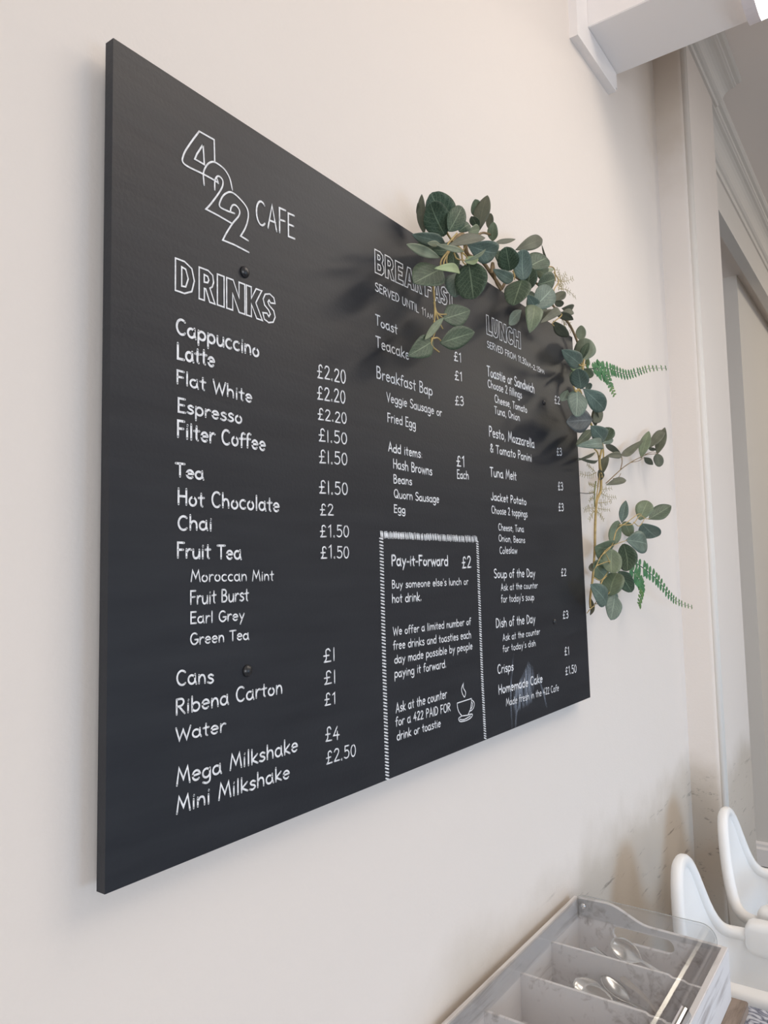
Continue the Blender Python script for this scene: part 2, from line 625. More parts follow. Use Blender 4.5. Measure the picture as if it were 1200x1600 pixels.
def cornice(name, y, x0, x1, zb, depth, ret=None):
    """moulded run: bead, cove, fillet and top band under the ceiling"""
    h = 3.46 - zb
    prof = [(0, 0), (-.08, 0), (-.12, .06), (-.12, .14), (-.20, .16), (-.28, .22)]
    for i in range(7):
        a = math.pi / 2 * i / 6
        prof.append((-.28 - .42 * (1 - math.cos(a)), .22 + .48 * math.sin(a)))
    prof += [(-.72, .72), (-.78, .74), (-.80, .82), (-.92, .84), (-1.0, .90), (-1.0, 1.0), (0, 1.0)]
    bm = bmesh.new()
    prism(bm, [(y + p[0] * depth, zb + p[1] * h) for p in prof], 'x', x0, x1)
    if ret:
        prism(bm, [(x0 + p[0] * depth, zb + p[1] * h) for p in prof], 'y', y - depth, ret)
    return structure(name, bm, M['wall2'])
cornice('trim_2', -0.10, 2.56, 3.06, 3.385, 0.10, 0.0)
cornice('trim_3', -0.015, 3.0, 8.0, 3.325, 0.10)

# boxed beam crossing under the ceiling, with the wall plate it dies into
b = bmesh.new()
box(b, 1.834, 2.068, -4.0, -0.001, 3.0, 3.46, 0.002)
structure('ceiling_beam', b, M['beam'])
b = bmesh.new()
prism(b, [(1.752, 2.93), (2.046, 2.936), (2.046, 2.950), (2.058, 2.950), (2.058, 2.999), (1.833, 2.999), (1.833, 3.459), (1.752, 3.459)], 'y', -0.022, 0.0)
structure('trim_4', b, M['beam'])

# ================================================================== measured tables (metres)
TEXT = [('drinks_list',[('Cappuccino',0.0764,0.5314,0.1959,0.5336,0.0162,1.15),
('Latte',0.0776,0.5047,0.1281,0.5071,0.0162,1.2),
('Flat White',0.0771,0.479,0.184,0.4775,0.0136,1.1),
('Espresso',0.0785,0.4495,0.1685,0.4506,0.0139,1.1),
('Filter Coffee',0.0779,0.4229,0.2049,0.4249,0.0163,1.15),
('Tea',0.0763,0.3824,0.1131,0.3823,0.0131,1.2),
('Hot Chocolate',0.0788,0.3538,0.2273,0.3549,0.0154,1.1),
('Chai',0.0793,0.3282,0.1242,0.3291,0.0144,1.1),
('Fruit Tea',0.0783,0.2999,0.1665,0.299,0.0145,1.1),
('Moroccan Mint',0.0957,0.2756,0.217,0.2746,0.0111,0.85),
('Fruit Burst',0.0951,0.2522,0.1771,0.2532,0.0133,0.9),
('Earl Grey',0.0953,0.2327,0.1705,0.2324,0.0112,0.9),
('Green Tea',0.0954,0.2115,0.1775,0.2105,0.0108,0.9),
('Cans',0.0781,0.1733,0.1263,0.1696,0.0142,1),
('Ribena Carton',0.0772,0.1446,0.2298,0.1448,0.0147,1),
('Water',0.0772,0.119,0.1427,0.1169,0.0129,1),
('Mega Milkshake',0.078,0.0759,0.255,0.0742,0.0155,1),
('Mini Milkshake',0.0781,0.0493,0.2405,0.0472,0.0151,1)]),
('drinks_prices',[('£2.20',0.2988,0.5305,0.3575,0.534,0.0172,0.85),
('£2.20',0.2983,0.5024,0.356,0.5069,0.017,0.85),
('£2.20',0.2988,0.4766,0.3582,0.4796,0.0143,0.85),
('£l.50',0.2999,0.4489,0.3583,0.452,0.0152,0.85),
('£l.50',0.3003,0.4211,0.3583,0.4245,0.0157,0.85),
('£l.50',0.2995,0.382,0.3583,0.3843,0.0156,0.85),
('£2',0.3006,0.3548,0.3276,0.3555,0.0138,0.85),
('£1.50',0.3001,0.3273,0.3594,0.329,0.0139,0.85),
('£1.50',0.3008,0.3007,0.3587,0.3012,0.0149,0.85),
('£l',0.3034,0.172,0.3267,0.1716,0.016,0.85),
('£l',0.3041,0.1442,0.3274,0.1439,0.0152,0.85),
('£1',0.3046,0.1189,0.3268,0.1182,0.0138,0.85),
('£4',0.3053,0.0759,0.3325,0.0735,0.016,0.85),
('£2.50',0.3063,0.048,0.3661,0.0463,0.0143,0.85)]),
('breakfast_list',[('SERVED UNTIL 11',0.4287,0.6842,0.5642,0.6829,0.0115,0.85),
('AM',0.5671,0.6817,0.5865,0.6837,0.0081,0.7),
('Toast',0.428,0.634,0.483,0.6332,0.0141,0.95),
('Teacake',0.4278,0.6015,0.5133,0.6019,0.0158,0.95),
('£1',0.6488,0.6315,0.6737,0.6334,0.0149,1),
('Breakfast Bap',0.4278,0.5561,0.5778,0.5579,0.0162,0.9),
('£1',0.6498,0.5991,0.6748,0.601,0.0149,1),
('£3',0.6486,0.556,0.6774,0.5596,0.0148,1),
('Veggie Sausage or',0.4516,0.527,0.6046,0.5295,0.0128,0.9),
('Fried Egg',0.4527,0.4974,0.5269,0.4985,0.013,0.9),
('Add items:',0.4532,0.4545,0.5433,0.4548,0.0128,1),
('Hash Browns',0.4645,0.4312,0.5707,0.4313,0.0134,0.95),
('Beans',0.4645,0.4097,0.5126,0.4108,0.0118,0.95),
('Quorn Sausage',0.465,0.3884,0.5894,0.3891,0.0116,0.95),
('Egg',0.4642,0.3674,0.4933,0.3674,0.0111,0.95),
('£1',0.6477,0.4542,0.6744,0.4553,0.0165,1.1),
('Each',0.6482,0.4336,0.6874,0.4355,0.0134,1)]),
('offer_text',[('Pay-it-Forward',0.4554,0.2908,0.6114,0.2909,0.0148,1.25),
('£2',0.6558,0.2867,0.6864,0.2874,0.0177,1.1),
("Buy someone else's lunch or",0.455,0.2591,0.675,0.2594,0.0107,0.9),
('hot drink.',0.4547,0.2385,0.5313,0.2386,0.0121,0.95),
('We offer a limited number of',0.4555,0.1932,0.6796,0.1933,0.011,0.9),
('free drinks and toasties each',0.4553,0.1733,0.6793,0.1718,0.0115,0.9),
('day made possible by people',0.4573,0.1537,0.6826,0.1533,0.0112,0.9),
('paying it forward.',0.4569,0.134,0.5978,0.1331,0.0118,0.9),
('Ask at the counter',0.4582,0.0857,0.5969,0.0868,0.0128,0.9),
('for a 422 PAID FOR',0.457,0.0674,0.6067,0.065,0.0123,0.9),
('drink or toastie',0.4594,0.048,0.5765,0.0467,0.0116,0.9)]),
('lunch_list',[('SERVED FROM 11.30',0.7697,0.683,0.9357,0.6863,0.0114,0.95),
('AM',0.9365,0.6851,0.957,0.685,0.0083,0.8),
('-2.15',0.9603,0.6845,1.0014,0.6855,0.0097,0.9),
('PM',1.0023,0.685,1.0229,0.6864,0.0078,0.8),
('Toastie or Sandwich',0.7665,0.6303,0.9697,0.6362,0.0178,1.15),
('Choose 2 fillings',0.7678,0.6093,0.9088,0.6137,0.014,1),
('Cheese, Tomato',0.7929,0.5861,0.9308,0.5893,0.0133,1),
('Tuna, Onion',0.7902,0.5651,0.896,0.5677,0.0132,1),
('£2',1.0712,0.6334,1.1012,0.636,0.0156,1),
('Pesto, Mozzarella',0.7664,0.5206,0.9596,0.5228,0.0172,1.1),
('& Tomato Panini',0.7687,0.4923,0.9438,0.4942,0.0147,1.1),
('Tuna Melt',0.7653,0.4484,0.8719,0.4505,0.0155,1.1),
('Jacket Potato',0.7655,0.406,0.9121,0.4064,0.0136,1.1),
('Choose 2 toppings',0.7669,0.3824,0.9146,0.3826,0.013,0.9),
('Cheese, Tuna',0.791,0.3532,0.8963,0.3537,0.0118,0.9),
('Onion, Beans',0.7903,0.3333,0.9,0.333,0.0112,0.9),
('Coleslaw',0.7927,0.3116,0.8644,0.3124,0.0118,0.9),
('£3',1.072,0.5219,1.0998,0.5245,0.0157,1),
('£3',1.0716,0.4476,1.0988,0.4498,0.0166,1),
('£3',1.0699,0.4036,1.0975,0.4052,0.0162,1),
('Soup of the Day',0.7679,0.2687,0.9403,0.2682,0.0147,1.05),
('Ask at the counter',0.793,0.2459,0.9504,0.2463,0.0115,0.85),
("for today's soup",0.7919,0.2248,0.9317,0.2236,0.0128,0.85),
('£2',1.0703,0.2674,1.0977,0.2682,0.0151,1),
('Dish of the Day',0.769,0.1817,0.9331,0.181,0.0158,1.05),
('Ask at the counter',0.7935,0.1572,0.9528,0.1569,0.0113,0.85),
("for today's dish",0.7921,0.1378,0.9313,0.1368,0.0113,0.85),
('£3',1.0702,0.1796,1.0994,0.1797,0.0149,1),
('£1',1.0713,0.1044,1.0968,0.1037,0.0153,1),
('£1.50',1.072,0.0644,1.1331,0.0637,0.0153,1),
('Crisps',0.7697,0.1027,0.8318,0.1017,0.0146,1.1),
('Homemade Cake',0.7706,0.0679,0.956,0.065,0.0148,1.2),
('Made fresh in the 422 Cafe',0.7977,0.0434,1.034,0.0378,0.0125,0.8)]),
('logo',[('CAFE',0.1918,0.6934,0.2597,0.6992,0.0297,0.75)])]
HEADINGS = [('drinks_heading',[('D',0.0747,0.5763,0.1012,0.5767,0.0344,0.0346),
('R',0.1063,0.5768,0.1299,0.5772,0.0347,0.0349),
('I',0.1323,0.5773,0.1427,0.5774,0.0348,0.035),
('N',0.1453,0.5775,0.1747,0.578,0.035,0.0352),
('K',0.1755,0.578,0.2026,0.5784,0.0352,0.0355),
('S',0.2019,0.5784,0.224,0.5788,0.0355,0.0356)]),
('breakfast_heading',[('B',0.429,0.7108,0.4523,0.7118,0.0344,0.0339),
('R',0.4544,0.7119,0.4789,0.7129,0.0338,0.0333),
('E',0.4809,0.713,0.5027,0.7139,0.0332,0.0327),
('A',0.5044,0.7139,0.5335,0.7151,0.0328,0.0321),
('K',0.5356,0.7152,0.5549,0.716,0.0321,0.0316),
('F',0.5629,0.7163,0.5855,0.7173,0.0315,0.0309),
('A',0.5881,0.7174,0.6112,0.7183,0.0309,0.0304),
('S',0.6119,0.7183,0.6325,0.7192,0.0304,0.0299),
('T',0.6333,0.7192,0.6553,0.7201,0.0299,0.0295)]),
('lunch_heading',[('L',0.7698,0.7073,0.7919,0.7082,0.0354,0.0351),
('U',0.7919,0.7082,0.8171,0.7091,0.0351,0.0349),
('N',0.8212,0.7093,0.8507,0.7104,0.0348,0.0345),
('C',0.8507,0.7104,0.8803,0.7116,0.0345,0.0342),
('H',0.8821,0.7116,0.9133,0.7128,0.0342,0.0339)])]
LOGO = [[(0.107,0.7643),
(0.1283,0.7649),
(0.1291,0.7391)],[(0.107,0.7643),
(0.0949,0.745),
(0.0858,0.7278),
(0.0867,0.7179),
(0.1124,0.7181),
(0.1286,0.718),
(0.1342,0.7169)],[(0.1124,0.7518),
(0.1141,0.7297),
(0.101,0.7299),
(0.1037,0.7368),
(0.1124,0.7518)],[(0.1139,0.7063),
(0.1129,0.7186),
(0.1156,0.7268),
(0.1205,0.7341),
(0.1273,0.7388),
(0.1352,0.7392),
(0.1443,0.7369),
(0.1514,0.73),
(0.1553,0.7183)],[(0.129,0.7072),
(0.1294,0.718),
(0.1326,0.7241),
(0.1366,0.7256),
(0.1408,0.723),
(0.1404,0.7164),
(0.1352,0.7063),
(0.1243,0.69),
(0.1166,0.68),
(0.1341,0.6796),
(0.1543,0.6782)],[(0.1326,0.721),
(0.1342,0.7169)],[(0.1585,0.6916),
(0.1462,0.6902),
(0.1361,0.6912),
(0.1385,0.7006),
(0.1442,0.7088),
(0.1534,0.7147),
(0.1649,0.7131),
(0.1777,0.706),
(0.1798,0.6954),
(0.1754,0.6814),
(0.1678,0.6684),
(0.1796,0.6672)],[(0.1523,0.6907),
(0.1527,0.6952),
(0.1561,0.7006),
(0.1611,0.7018),
(0.1661,0.6981),
(0.1648,0.6911),
(0.1553,0.6786),
(0.1461,0.664),
(0.1406,0.6537),
(0.1583,0.6545),
(0.1806,0.6535)]]
CUP = [[(0.628,0.0737),
(0.6748,0.0742)],[(0.628,0.0737),
(0.6293,0.0656),
(0.6339,0.0582),
(0.642,0.0516)],[(0.6748,0.0742),
(0.6727,0.064),
(0.6684,0.0561),
(0.6609,0.0497)],[(0.642,0.0516),
(0.6609,0.0497)],[(0.6757,0.0717),
(0.6816,0.0678),
(0.6835,0.0632),
(0.6795,0.0578),
(0.6719,0.0552),
(0.6658,0.0552)],[(0.6755,0.0678),
(0.6778,0.0649),
(0.6754,0.0602),
(0.6702,0.0579)],[(0.642,0.0516),
(0.6334,0.0503),
(0.631,0.0484),
(0.6355,0.044),
(0.6483,0.0425),
(0.6605,0.0425),
(0.673,0.0449),
(0.6754,0.0491),
(0.661,0.0502)],[(0.635,0.0473),
(0.6485,0.045),
(0.6696,0.0471)],[(0.6505,0.103),
(0.6446,0.0967),
(0.643,0.0919),
(0.6457,0.0857),
(0.6519,0.0797),
(0.6557,0.0851),
(0.6545,0.0887),
(0.6493,0.0941),
(0.6489,0.0987),
(0.6505,0.103)]]
DASH = [(0.4302,0.3385,0.4314,0.3306),
(0.433,0.3385,0.4342,0.3305),
(0.4349,0.338,0.4361,0.3302),
(0.439,0.3374,0.4402,0.3297),
(0.4413,0.3384,0.4425,0.3305),
(0.4434,0.3383,0.4447,0.3304),
(0.4453,0.3386,0.4465,0.3306),
(0.4479,0.3371,0.4492,0.3295),
(0.4516,0.3374,0.4529,0.3297),
(0.4542,0.3385,0.4555,0.3305),
(0.4558,0.3377,0.4571,0.3299),
(0.4592,0.3373,0.4606,0.3297),
(0.4622,0.3388,0.4635,0.3307),
(0.4643,0.3377,0.4656,0.3299),
(0.4668,0.3386,0.4681,0.3305),
(0.4694,0.3388,0.4707,0.3306),
(0.4729,0.3374,0.4742,0.3297),
(0.4748,0.3384,0.4761,0.3304),
(0.4782,0.3379,0.4795,0.33),
(0.4808,0.3374,0.4822,0.3297),
(0.4828,0.3382,0.4842,0.3302),
(0.4857,0.3382,0.4871,0.3302),
(0.4876,0.3384,0.4889,0.3303),
(0.4917,0.339,0.493,0.3307),
(0.4928,0.3379,0.4942,0.3299),
(0.4961,0.3381,0.4974,0.3301),
(0.4993,0.3384,0.5006,0.3303),
(0.5031,0.3388,0.5045,0.3305),
(0.5047,0.3387,0.5061,0.3305),
(0.508,0.3386,0.5094,0.3304),
(0.5102,0.3377,0.5116,0.3298),
(0.513,0.3381,0.5144,0.33),
(0.5171,0.339,0.5185,0.3307),
(0.5182,0.3387,0.5196,0.3305),
(0.5225,0.338,0.5239,0.33),
(0.5243,0.3386,0.5257,0.3303),
(0.527,0.3383,0.5284,0.3302),
(0.5296,0.3379,0.531,0.3298),
(0.5343,0.3374,0.5358,0.3295),
(0.5369,0.3374,0.5384,0.3295),
(0.5384,0.3387,0.5398,0.3304),
(0.5434,0.3378,0.5448,0.3298),
(0.5451,0.3375,0.5465,0.3295),
(0.5485,0.3377,0.55,0.3297),
(0.5509,0.339,0.5523,0.3305),
(0.5542,0.3391,0.5557,0.3306),
(0.557,0.3375,0.5585,0.3295),
(0.56,0.3394,0.5615,0.3308),
(0.5624,0.339,0.5639,0.3306),
(0.5671,0.3387,0.5686,0.3303),
(0.5691,0.3392,0.5706,0.3307),
(0.5737,0.3386,0.5752,0.3303),
(0.5751,0.3393,0.5766,0.3307),
(0.5779,0.3391,0.5793,0.3306),
(0.5824,0.3392,0.5839,0.3306),
(0.5841,0.3385,0.5855,0.3301),
(0.5876,0.3375,0.5891,0.3294),
(0.5905,0.3385,0.592,0.3301),
(0.5953,0.3388,0.5968,0.3303),
(0.5989,0.3386,0.6005,0.3302),
(0.6004,0.3387,0.6019,0.3302),
(0.6032,0.3387,0.6047,0.3302),
(0.6068,0.3378,0.6084,0.3296),
(0.6115,0.3387,0.613,0.3302),
(0.6129,0.3391,0.6144,0.3305),
(0.6167,0.3392,0.6182,0.3305),
(0.6199,0.3379,0.6214,0.3296),
(0.6231,0.3396,0.6246,0.3308),
(0.6282,0.3386,0.6298,0.3301),
(0.6318,0.3389,0.6333,0.3303),
(0.6349,0.3384,0.6364,0.3299),
(0.638,0.3383,0.6395,0.3298),
(0.6407,0.3396,0.6423,0.3307),
(0.6433,0.338,0.6449,0.3296),
(0.6484,0.3379,0.65,0.3295),
(0.6505,0.3385,0.6521,0.3299),
(0.6551,0.3385,0.6567,0.3299),
(0.6586,0.3388,0.6602,0.3301),
(0.6617,0.3385,0.6633,0.3299),
(0.6642,0.3379,0.6658,0.3295),
(0.6695,0.3398,0.6712,0.3308),
(0.673,0.3379,0.6747,0.3295),
(0.6759,0.3399,0.6775,0.3308),
(0.68,0.3397,0.6817,0.3307),
(0.6837,0.3386,0.6854,0.3299),
(0.685,0.3396,0.6867,0.3306),
(0.6901,0.3388,0.6918,0.33),
(0.694,0.3381,0.6957,0.3295),
(0.6963,0.3401,0.698,0.3309),
(0.7019,0.3401,0.7035,0.3309),
(0.7054,0.3399,0.7071,0.3308),
(0.7089,0.3385,0.7106,0.3297),
(0.4277,0.329,0.4356,0.3279),
(0.4278,0.3247,0.4356,0.3234),
(0.4278,0.3198,0.4357,0.3187),
(0.4278,0.3158,0.4357,0.3144),
(0.4278,0.3109,0.4357,0.3096),
(0.4279,0.3066,0.4358,0.3051),
(0.4279,0.3015,0.4358,0.3004),
(0.4279,0.2971,0.4358,0.2958),
(0.428,0.2928,0.4358,0.2913),
(0.428,0.2882,0.4359,0.2867),
(0.428,0.2841,0.4359,0.2824),
(0.4281,0.2795,0.4359,0.2778),
(0.4281,0.2745,0.4359,0.273),
(0.4281,0.2701,0.436,0.2685),
(0.4281,0.2652,0.436,0.2638),
(0.4281,0.2609,0.436,0.2593),
(0.4282,0.2568,0.436,0.2549),
(0.4282,0.252,0.4361,0.2503),
(0.4282,0.2472,0.4361,0.2456),
(0.4283,0.2429,0.4361,0.2411),
(0.4283,0.2388,0.4361,0.2368),
(0.4283,0.2336,0.4362,0.2319),
(0.4283,0.2291,0.4362,0.2274),
(0.4284,0.2252,0.4362,0.2231),
(0.4284,0.2203,0.4362,0.2185),
(0.4284,0.2159,0.4363,0.214),
(0.4285,0.2111,0.4363,0.2093),
(0.4285,0.207,0.4363,0.205),
(0.4285,0.2026,0.4363,0.2005),
(0.4285,0.1979,0.4364,0.1959),
(0.4286,0.193,0.4364,0.1912),
(0.4286,0.1892,0.4364,0.187),
(0.4286,0.1847,0.4364,0.1825),
(0.4287,0.1798,0.4365,0.1778),
(0.4287,0.1751,0.4365,0.1732),
(0.4287,0.171,0.4365,0.1688),
(0.4287,0.1666,0.4365,0.1644),
(0.4288,0.1617,0.4366,0.1597),
(0.4288,0.1573,0.4366,0.1553),
(0.4288,0.1535,0.4366,0.151),
(0.4288,0.1483,0.4366,0.1463),
(0.4289,0.1445,0.4367,0.142),
(0.4289,0.1399,0.4367,0.1375),
(0.429,0.135,0.4367,0.1328),
(0.429,0.1309,0.4368,0.1285),
(0.4291,0.1262,0.4369,0.1239),
(0.4292,0.1223,0.4369,0.1197),
(0.4292,0.1172,0.437,0.115),
(0.4293,0.1134,0.437,0.1107),
(0.4293,0.109,0.4371,0.1063),
(0.4294,0.1042,0.4372,0.1017),
(0.4295,0.1,0.4372,0.0973),
(0.4295,0.0954,0.4373,0.0928),
(0.4296,0.0906,0.4373,0.0882),
(0.4296,0.0864,0.4374,0.0838),
(0.4297,0.0826,0.4375,0.0796),
(0.4298,0.0779,0.4375,0.0751),
(0.4298,0.0733,0.4376,0.0706),
(0.4299,0.0689,0.4376,0.0662),
(0.4299,0.0643,0.4377,0.0616),
(0.43,0.0601,0.4377,0.0573),
(0.4301,0.056,0.4378,0.053),
(0.4301,0.0515,0.4379,0.0485),
(0.4302,0.0466,0.4379,0.0439),
(0.4302,0.0426,0.438,0.0397),
(0.4303,0.0379,0.438,0.0351),
(0.4303,0.0333,0.4381,0.0306),
(0.4304,0.0292,0.4381,0.0263),
(0.4305,0.0248,0.4382,0.0219),
(0.4305,0.0205,0.4383,0.0175),
(0.4306,0.0164,0.4383,0.0132),
(0.4306,0.0115,0.4384,0.0086),
(0.4307,0.0075,0.4384,0.0044),
(0.4308,0.0027,0.4385,-0.0002),
(0.707,0.332,0.7142,0.3305),
(0.7071,0.3274,0.7142,0.3263),
(0.7071,0.3235,0.7143,0.3223),
(0.7072,0.3197,0.7143,0.3183),
(0.7072,0.3158,0.7143,0.3144),
(0.7073,0.3122,0.7144,0.3105),
(0.7073,0.3075,0.7144,0.3062),
(0.7073,0.3039,0.7145,0.3023),
(0.7074,0.2996,0.7145,0.2982),
(0.7074,0.2962,0.7146,0.2944),
(0.7075,0.2922,0.7146,0.2904),
(0.7075,0.2882,0.7146,0.2864),
(0.7075,0.2834,0.7147,0.2821),
(0.7076,0.2801,0.7147,0.2783),
(0.7076,0.2754,0.7147,0.274),
(0.7077,0.272,0.7148,0.2703),
(0.7077,0.2677,0.7148,0.2662),
(0.7077,0.264,0.7149,0.2623),
(0.7078,0.2597,0.7149,0.2581),
(0.7078,0.2563,0.7149,0.2544),
(0.7079,0.252,0.715,0.2502),
(0.7079,0.2475,0.715,0.246),
(0.708,0.2443,0.7151,0.2424),
(0.708,0.2398,0.7151,0.2382),
(0.708,0.2362,0.7151,0.2343),
(0.7081,0.2323,0.7152,0.2303),
(0.7081,0.2286,0.7152,0.2265),
(0.7082,0.2246,0.7153,0.2225),
(0.7082,0.2197,0.7153,0.2181),
(0.7082,0.2158,0.7153,0.2142),
(0.7082,0.2119,0.7154,0.2102),
(0.7083,0.208,0.7154,0.2063),
(0.7083,0.2038,0.7154,0.2022),
(0.7084,0.2007,0.7155,0.1986),
(0.7084,0.1963,0.7155,0.1944),
(0.7085,0.1925,0.7156,0.1905),
(0.7085,0.1885,0.7156,0.1865),
(0.7085,0.1841,0.7156,0.1824),
(0.7086,0.1804,0.7157,0.1785),
(0.7086,0.1762,0.7157,0.1745),
(0.7087,0.1732,0.7158,0.1709),
(0.7087,0.1687,0.7158,0.1667),
(0.7087,0.1647,0.7158,0.1627),
(0.7088,0.1607,0.7159,0.1587),
(0.7088,0.1569,0.7159,0.1549),
(0.7089,0.1527,0.7159,0.1508),
(0.7089,0.1494,0.716,0.1471),
(0.7089,0.1448,0.716,0.1429),
(0.709,0.1414,0.7161,0.1392),
(0.709,0.1373,0.7161,0.1351),
(0.709,0.133,0.7161,0.1311),
(0.7091,0.1293,0.7162,0.1272),
(0.7092,0.1258,0.7162,0.1235),
(0.7092,0.122,0.7163,0.1196),
(0.7092,0.118,0.7163,0.1156),
(0.7093,0.1137,0.7163,0.1115),
(0.7093,0.1094,0.7164,0.1074),
(0.7094,0.1056,0.7165,0.1036),
(0.7096,0.1022,0.7166,0.0998),
(0.7097,0.0983,0.7168,0.0959),
(0.7099,0.094,0.717,0.0918),
(0.7101,0.0906,0.7171,0.0881),
(0.7102,0.0866,0.7173,0.0841),
(0.7104,0.0831,0.7175,0.0803),
(0.7106,0.079,0.7176,0.0763),
(0.7107,0.0747,0.7178,0.0722),
(0.7109,0.0706,0.718,0.0682),
(0.7111,0.0668,0.7181,0.0644),
(0.7112,0.0631,0.7183,0.0605),
(0.7114,0.0586,0.7184,0.0564),
(0.7115,0.0551,0.7186,0.0526),
(0.7117,0.0516,0.7188,0.0489),
(0.7119,0.0478,0.719,0.045),
(0.712,0.043,0.7191,0.0407),
(0.7122,0.0391,0.7193,0.0367),
(0.7124,0.0352,0.7194,0.0329),
(0.7125,0.0317,0.7196,0.0291),
(0.7127,0.0281,0.7198,0.0253),
(0.7129,0.0244,0.7199,0.0215),
(0.7131,0.0203,0.7201,0.0175),
(0.7132,0.0165,0.7203,0.0136),
(0.7133,0.0119,0.7204,0.0094),
(0.7135,0.008,0.7206,0.0055),
(0.7137,0.0042,0.7208,0.0016)]
BOLTS = [(0.1737,0.6278),
(0.1746,0.1764),
(1.016,0.6248),
(1.025,0.1768)]
SMUDGE = [(0.8949,0.1069),
(0.8766,0.0925),
(0.8539,0.077),
(0.8343,0.0636),
(0.8279,0.0408),
(0.8378,0.0214),
(0.8477,0.0298),
(0.874,0.0318),
(0.9036,0.0355),
(0.9128,0.0549),
(0.9181,0.0751),
(0.9138,0.0944)]
STREAKS = [[(0.9362,0.0887),
(0.9493,0.0606),
(0.9741,0.0123)],[(0.835,0.1313),
(0.8254,0.0965),
(0.8179,0.058),
(0.8179,0.0002)],[(0.8409,0.0309),
(0.836,0.0158),
(0.8329,-0.0004)],[(0.8925,0.0783),
(0.8979,0.0549),
(0.8906,0.0282)],[(0.9469,0.063),
(0.9608,0.042),
(0.9693,0.0194)]]
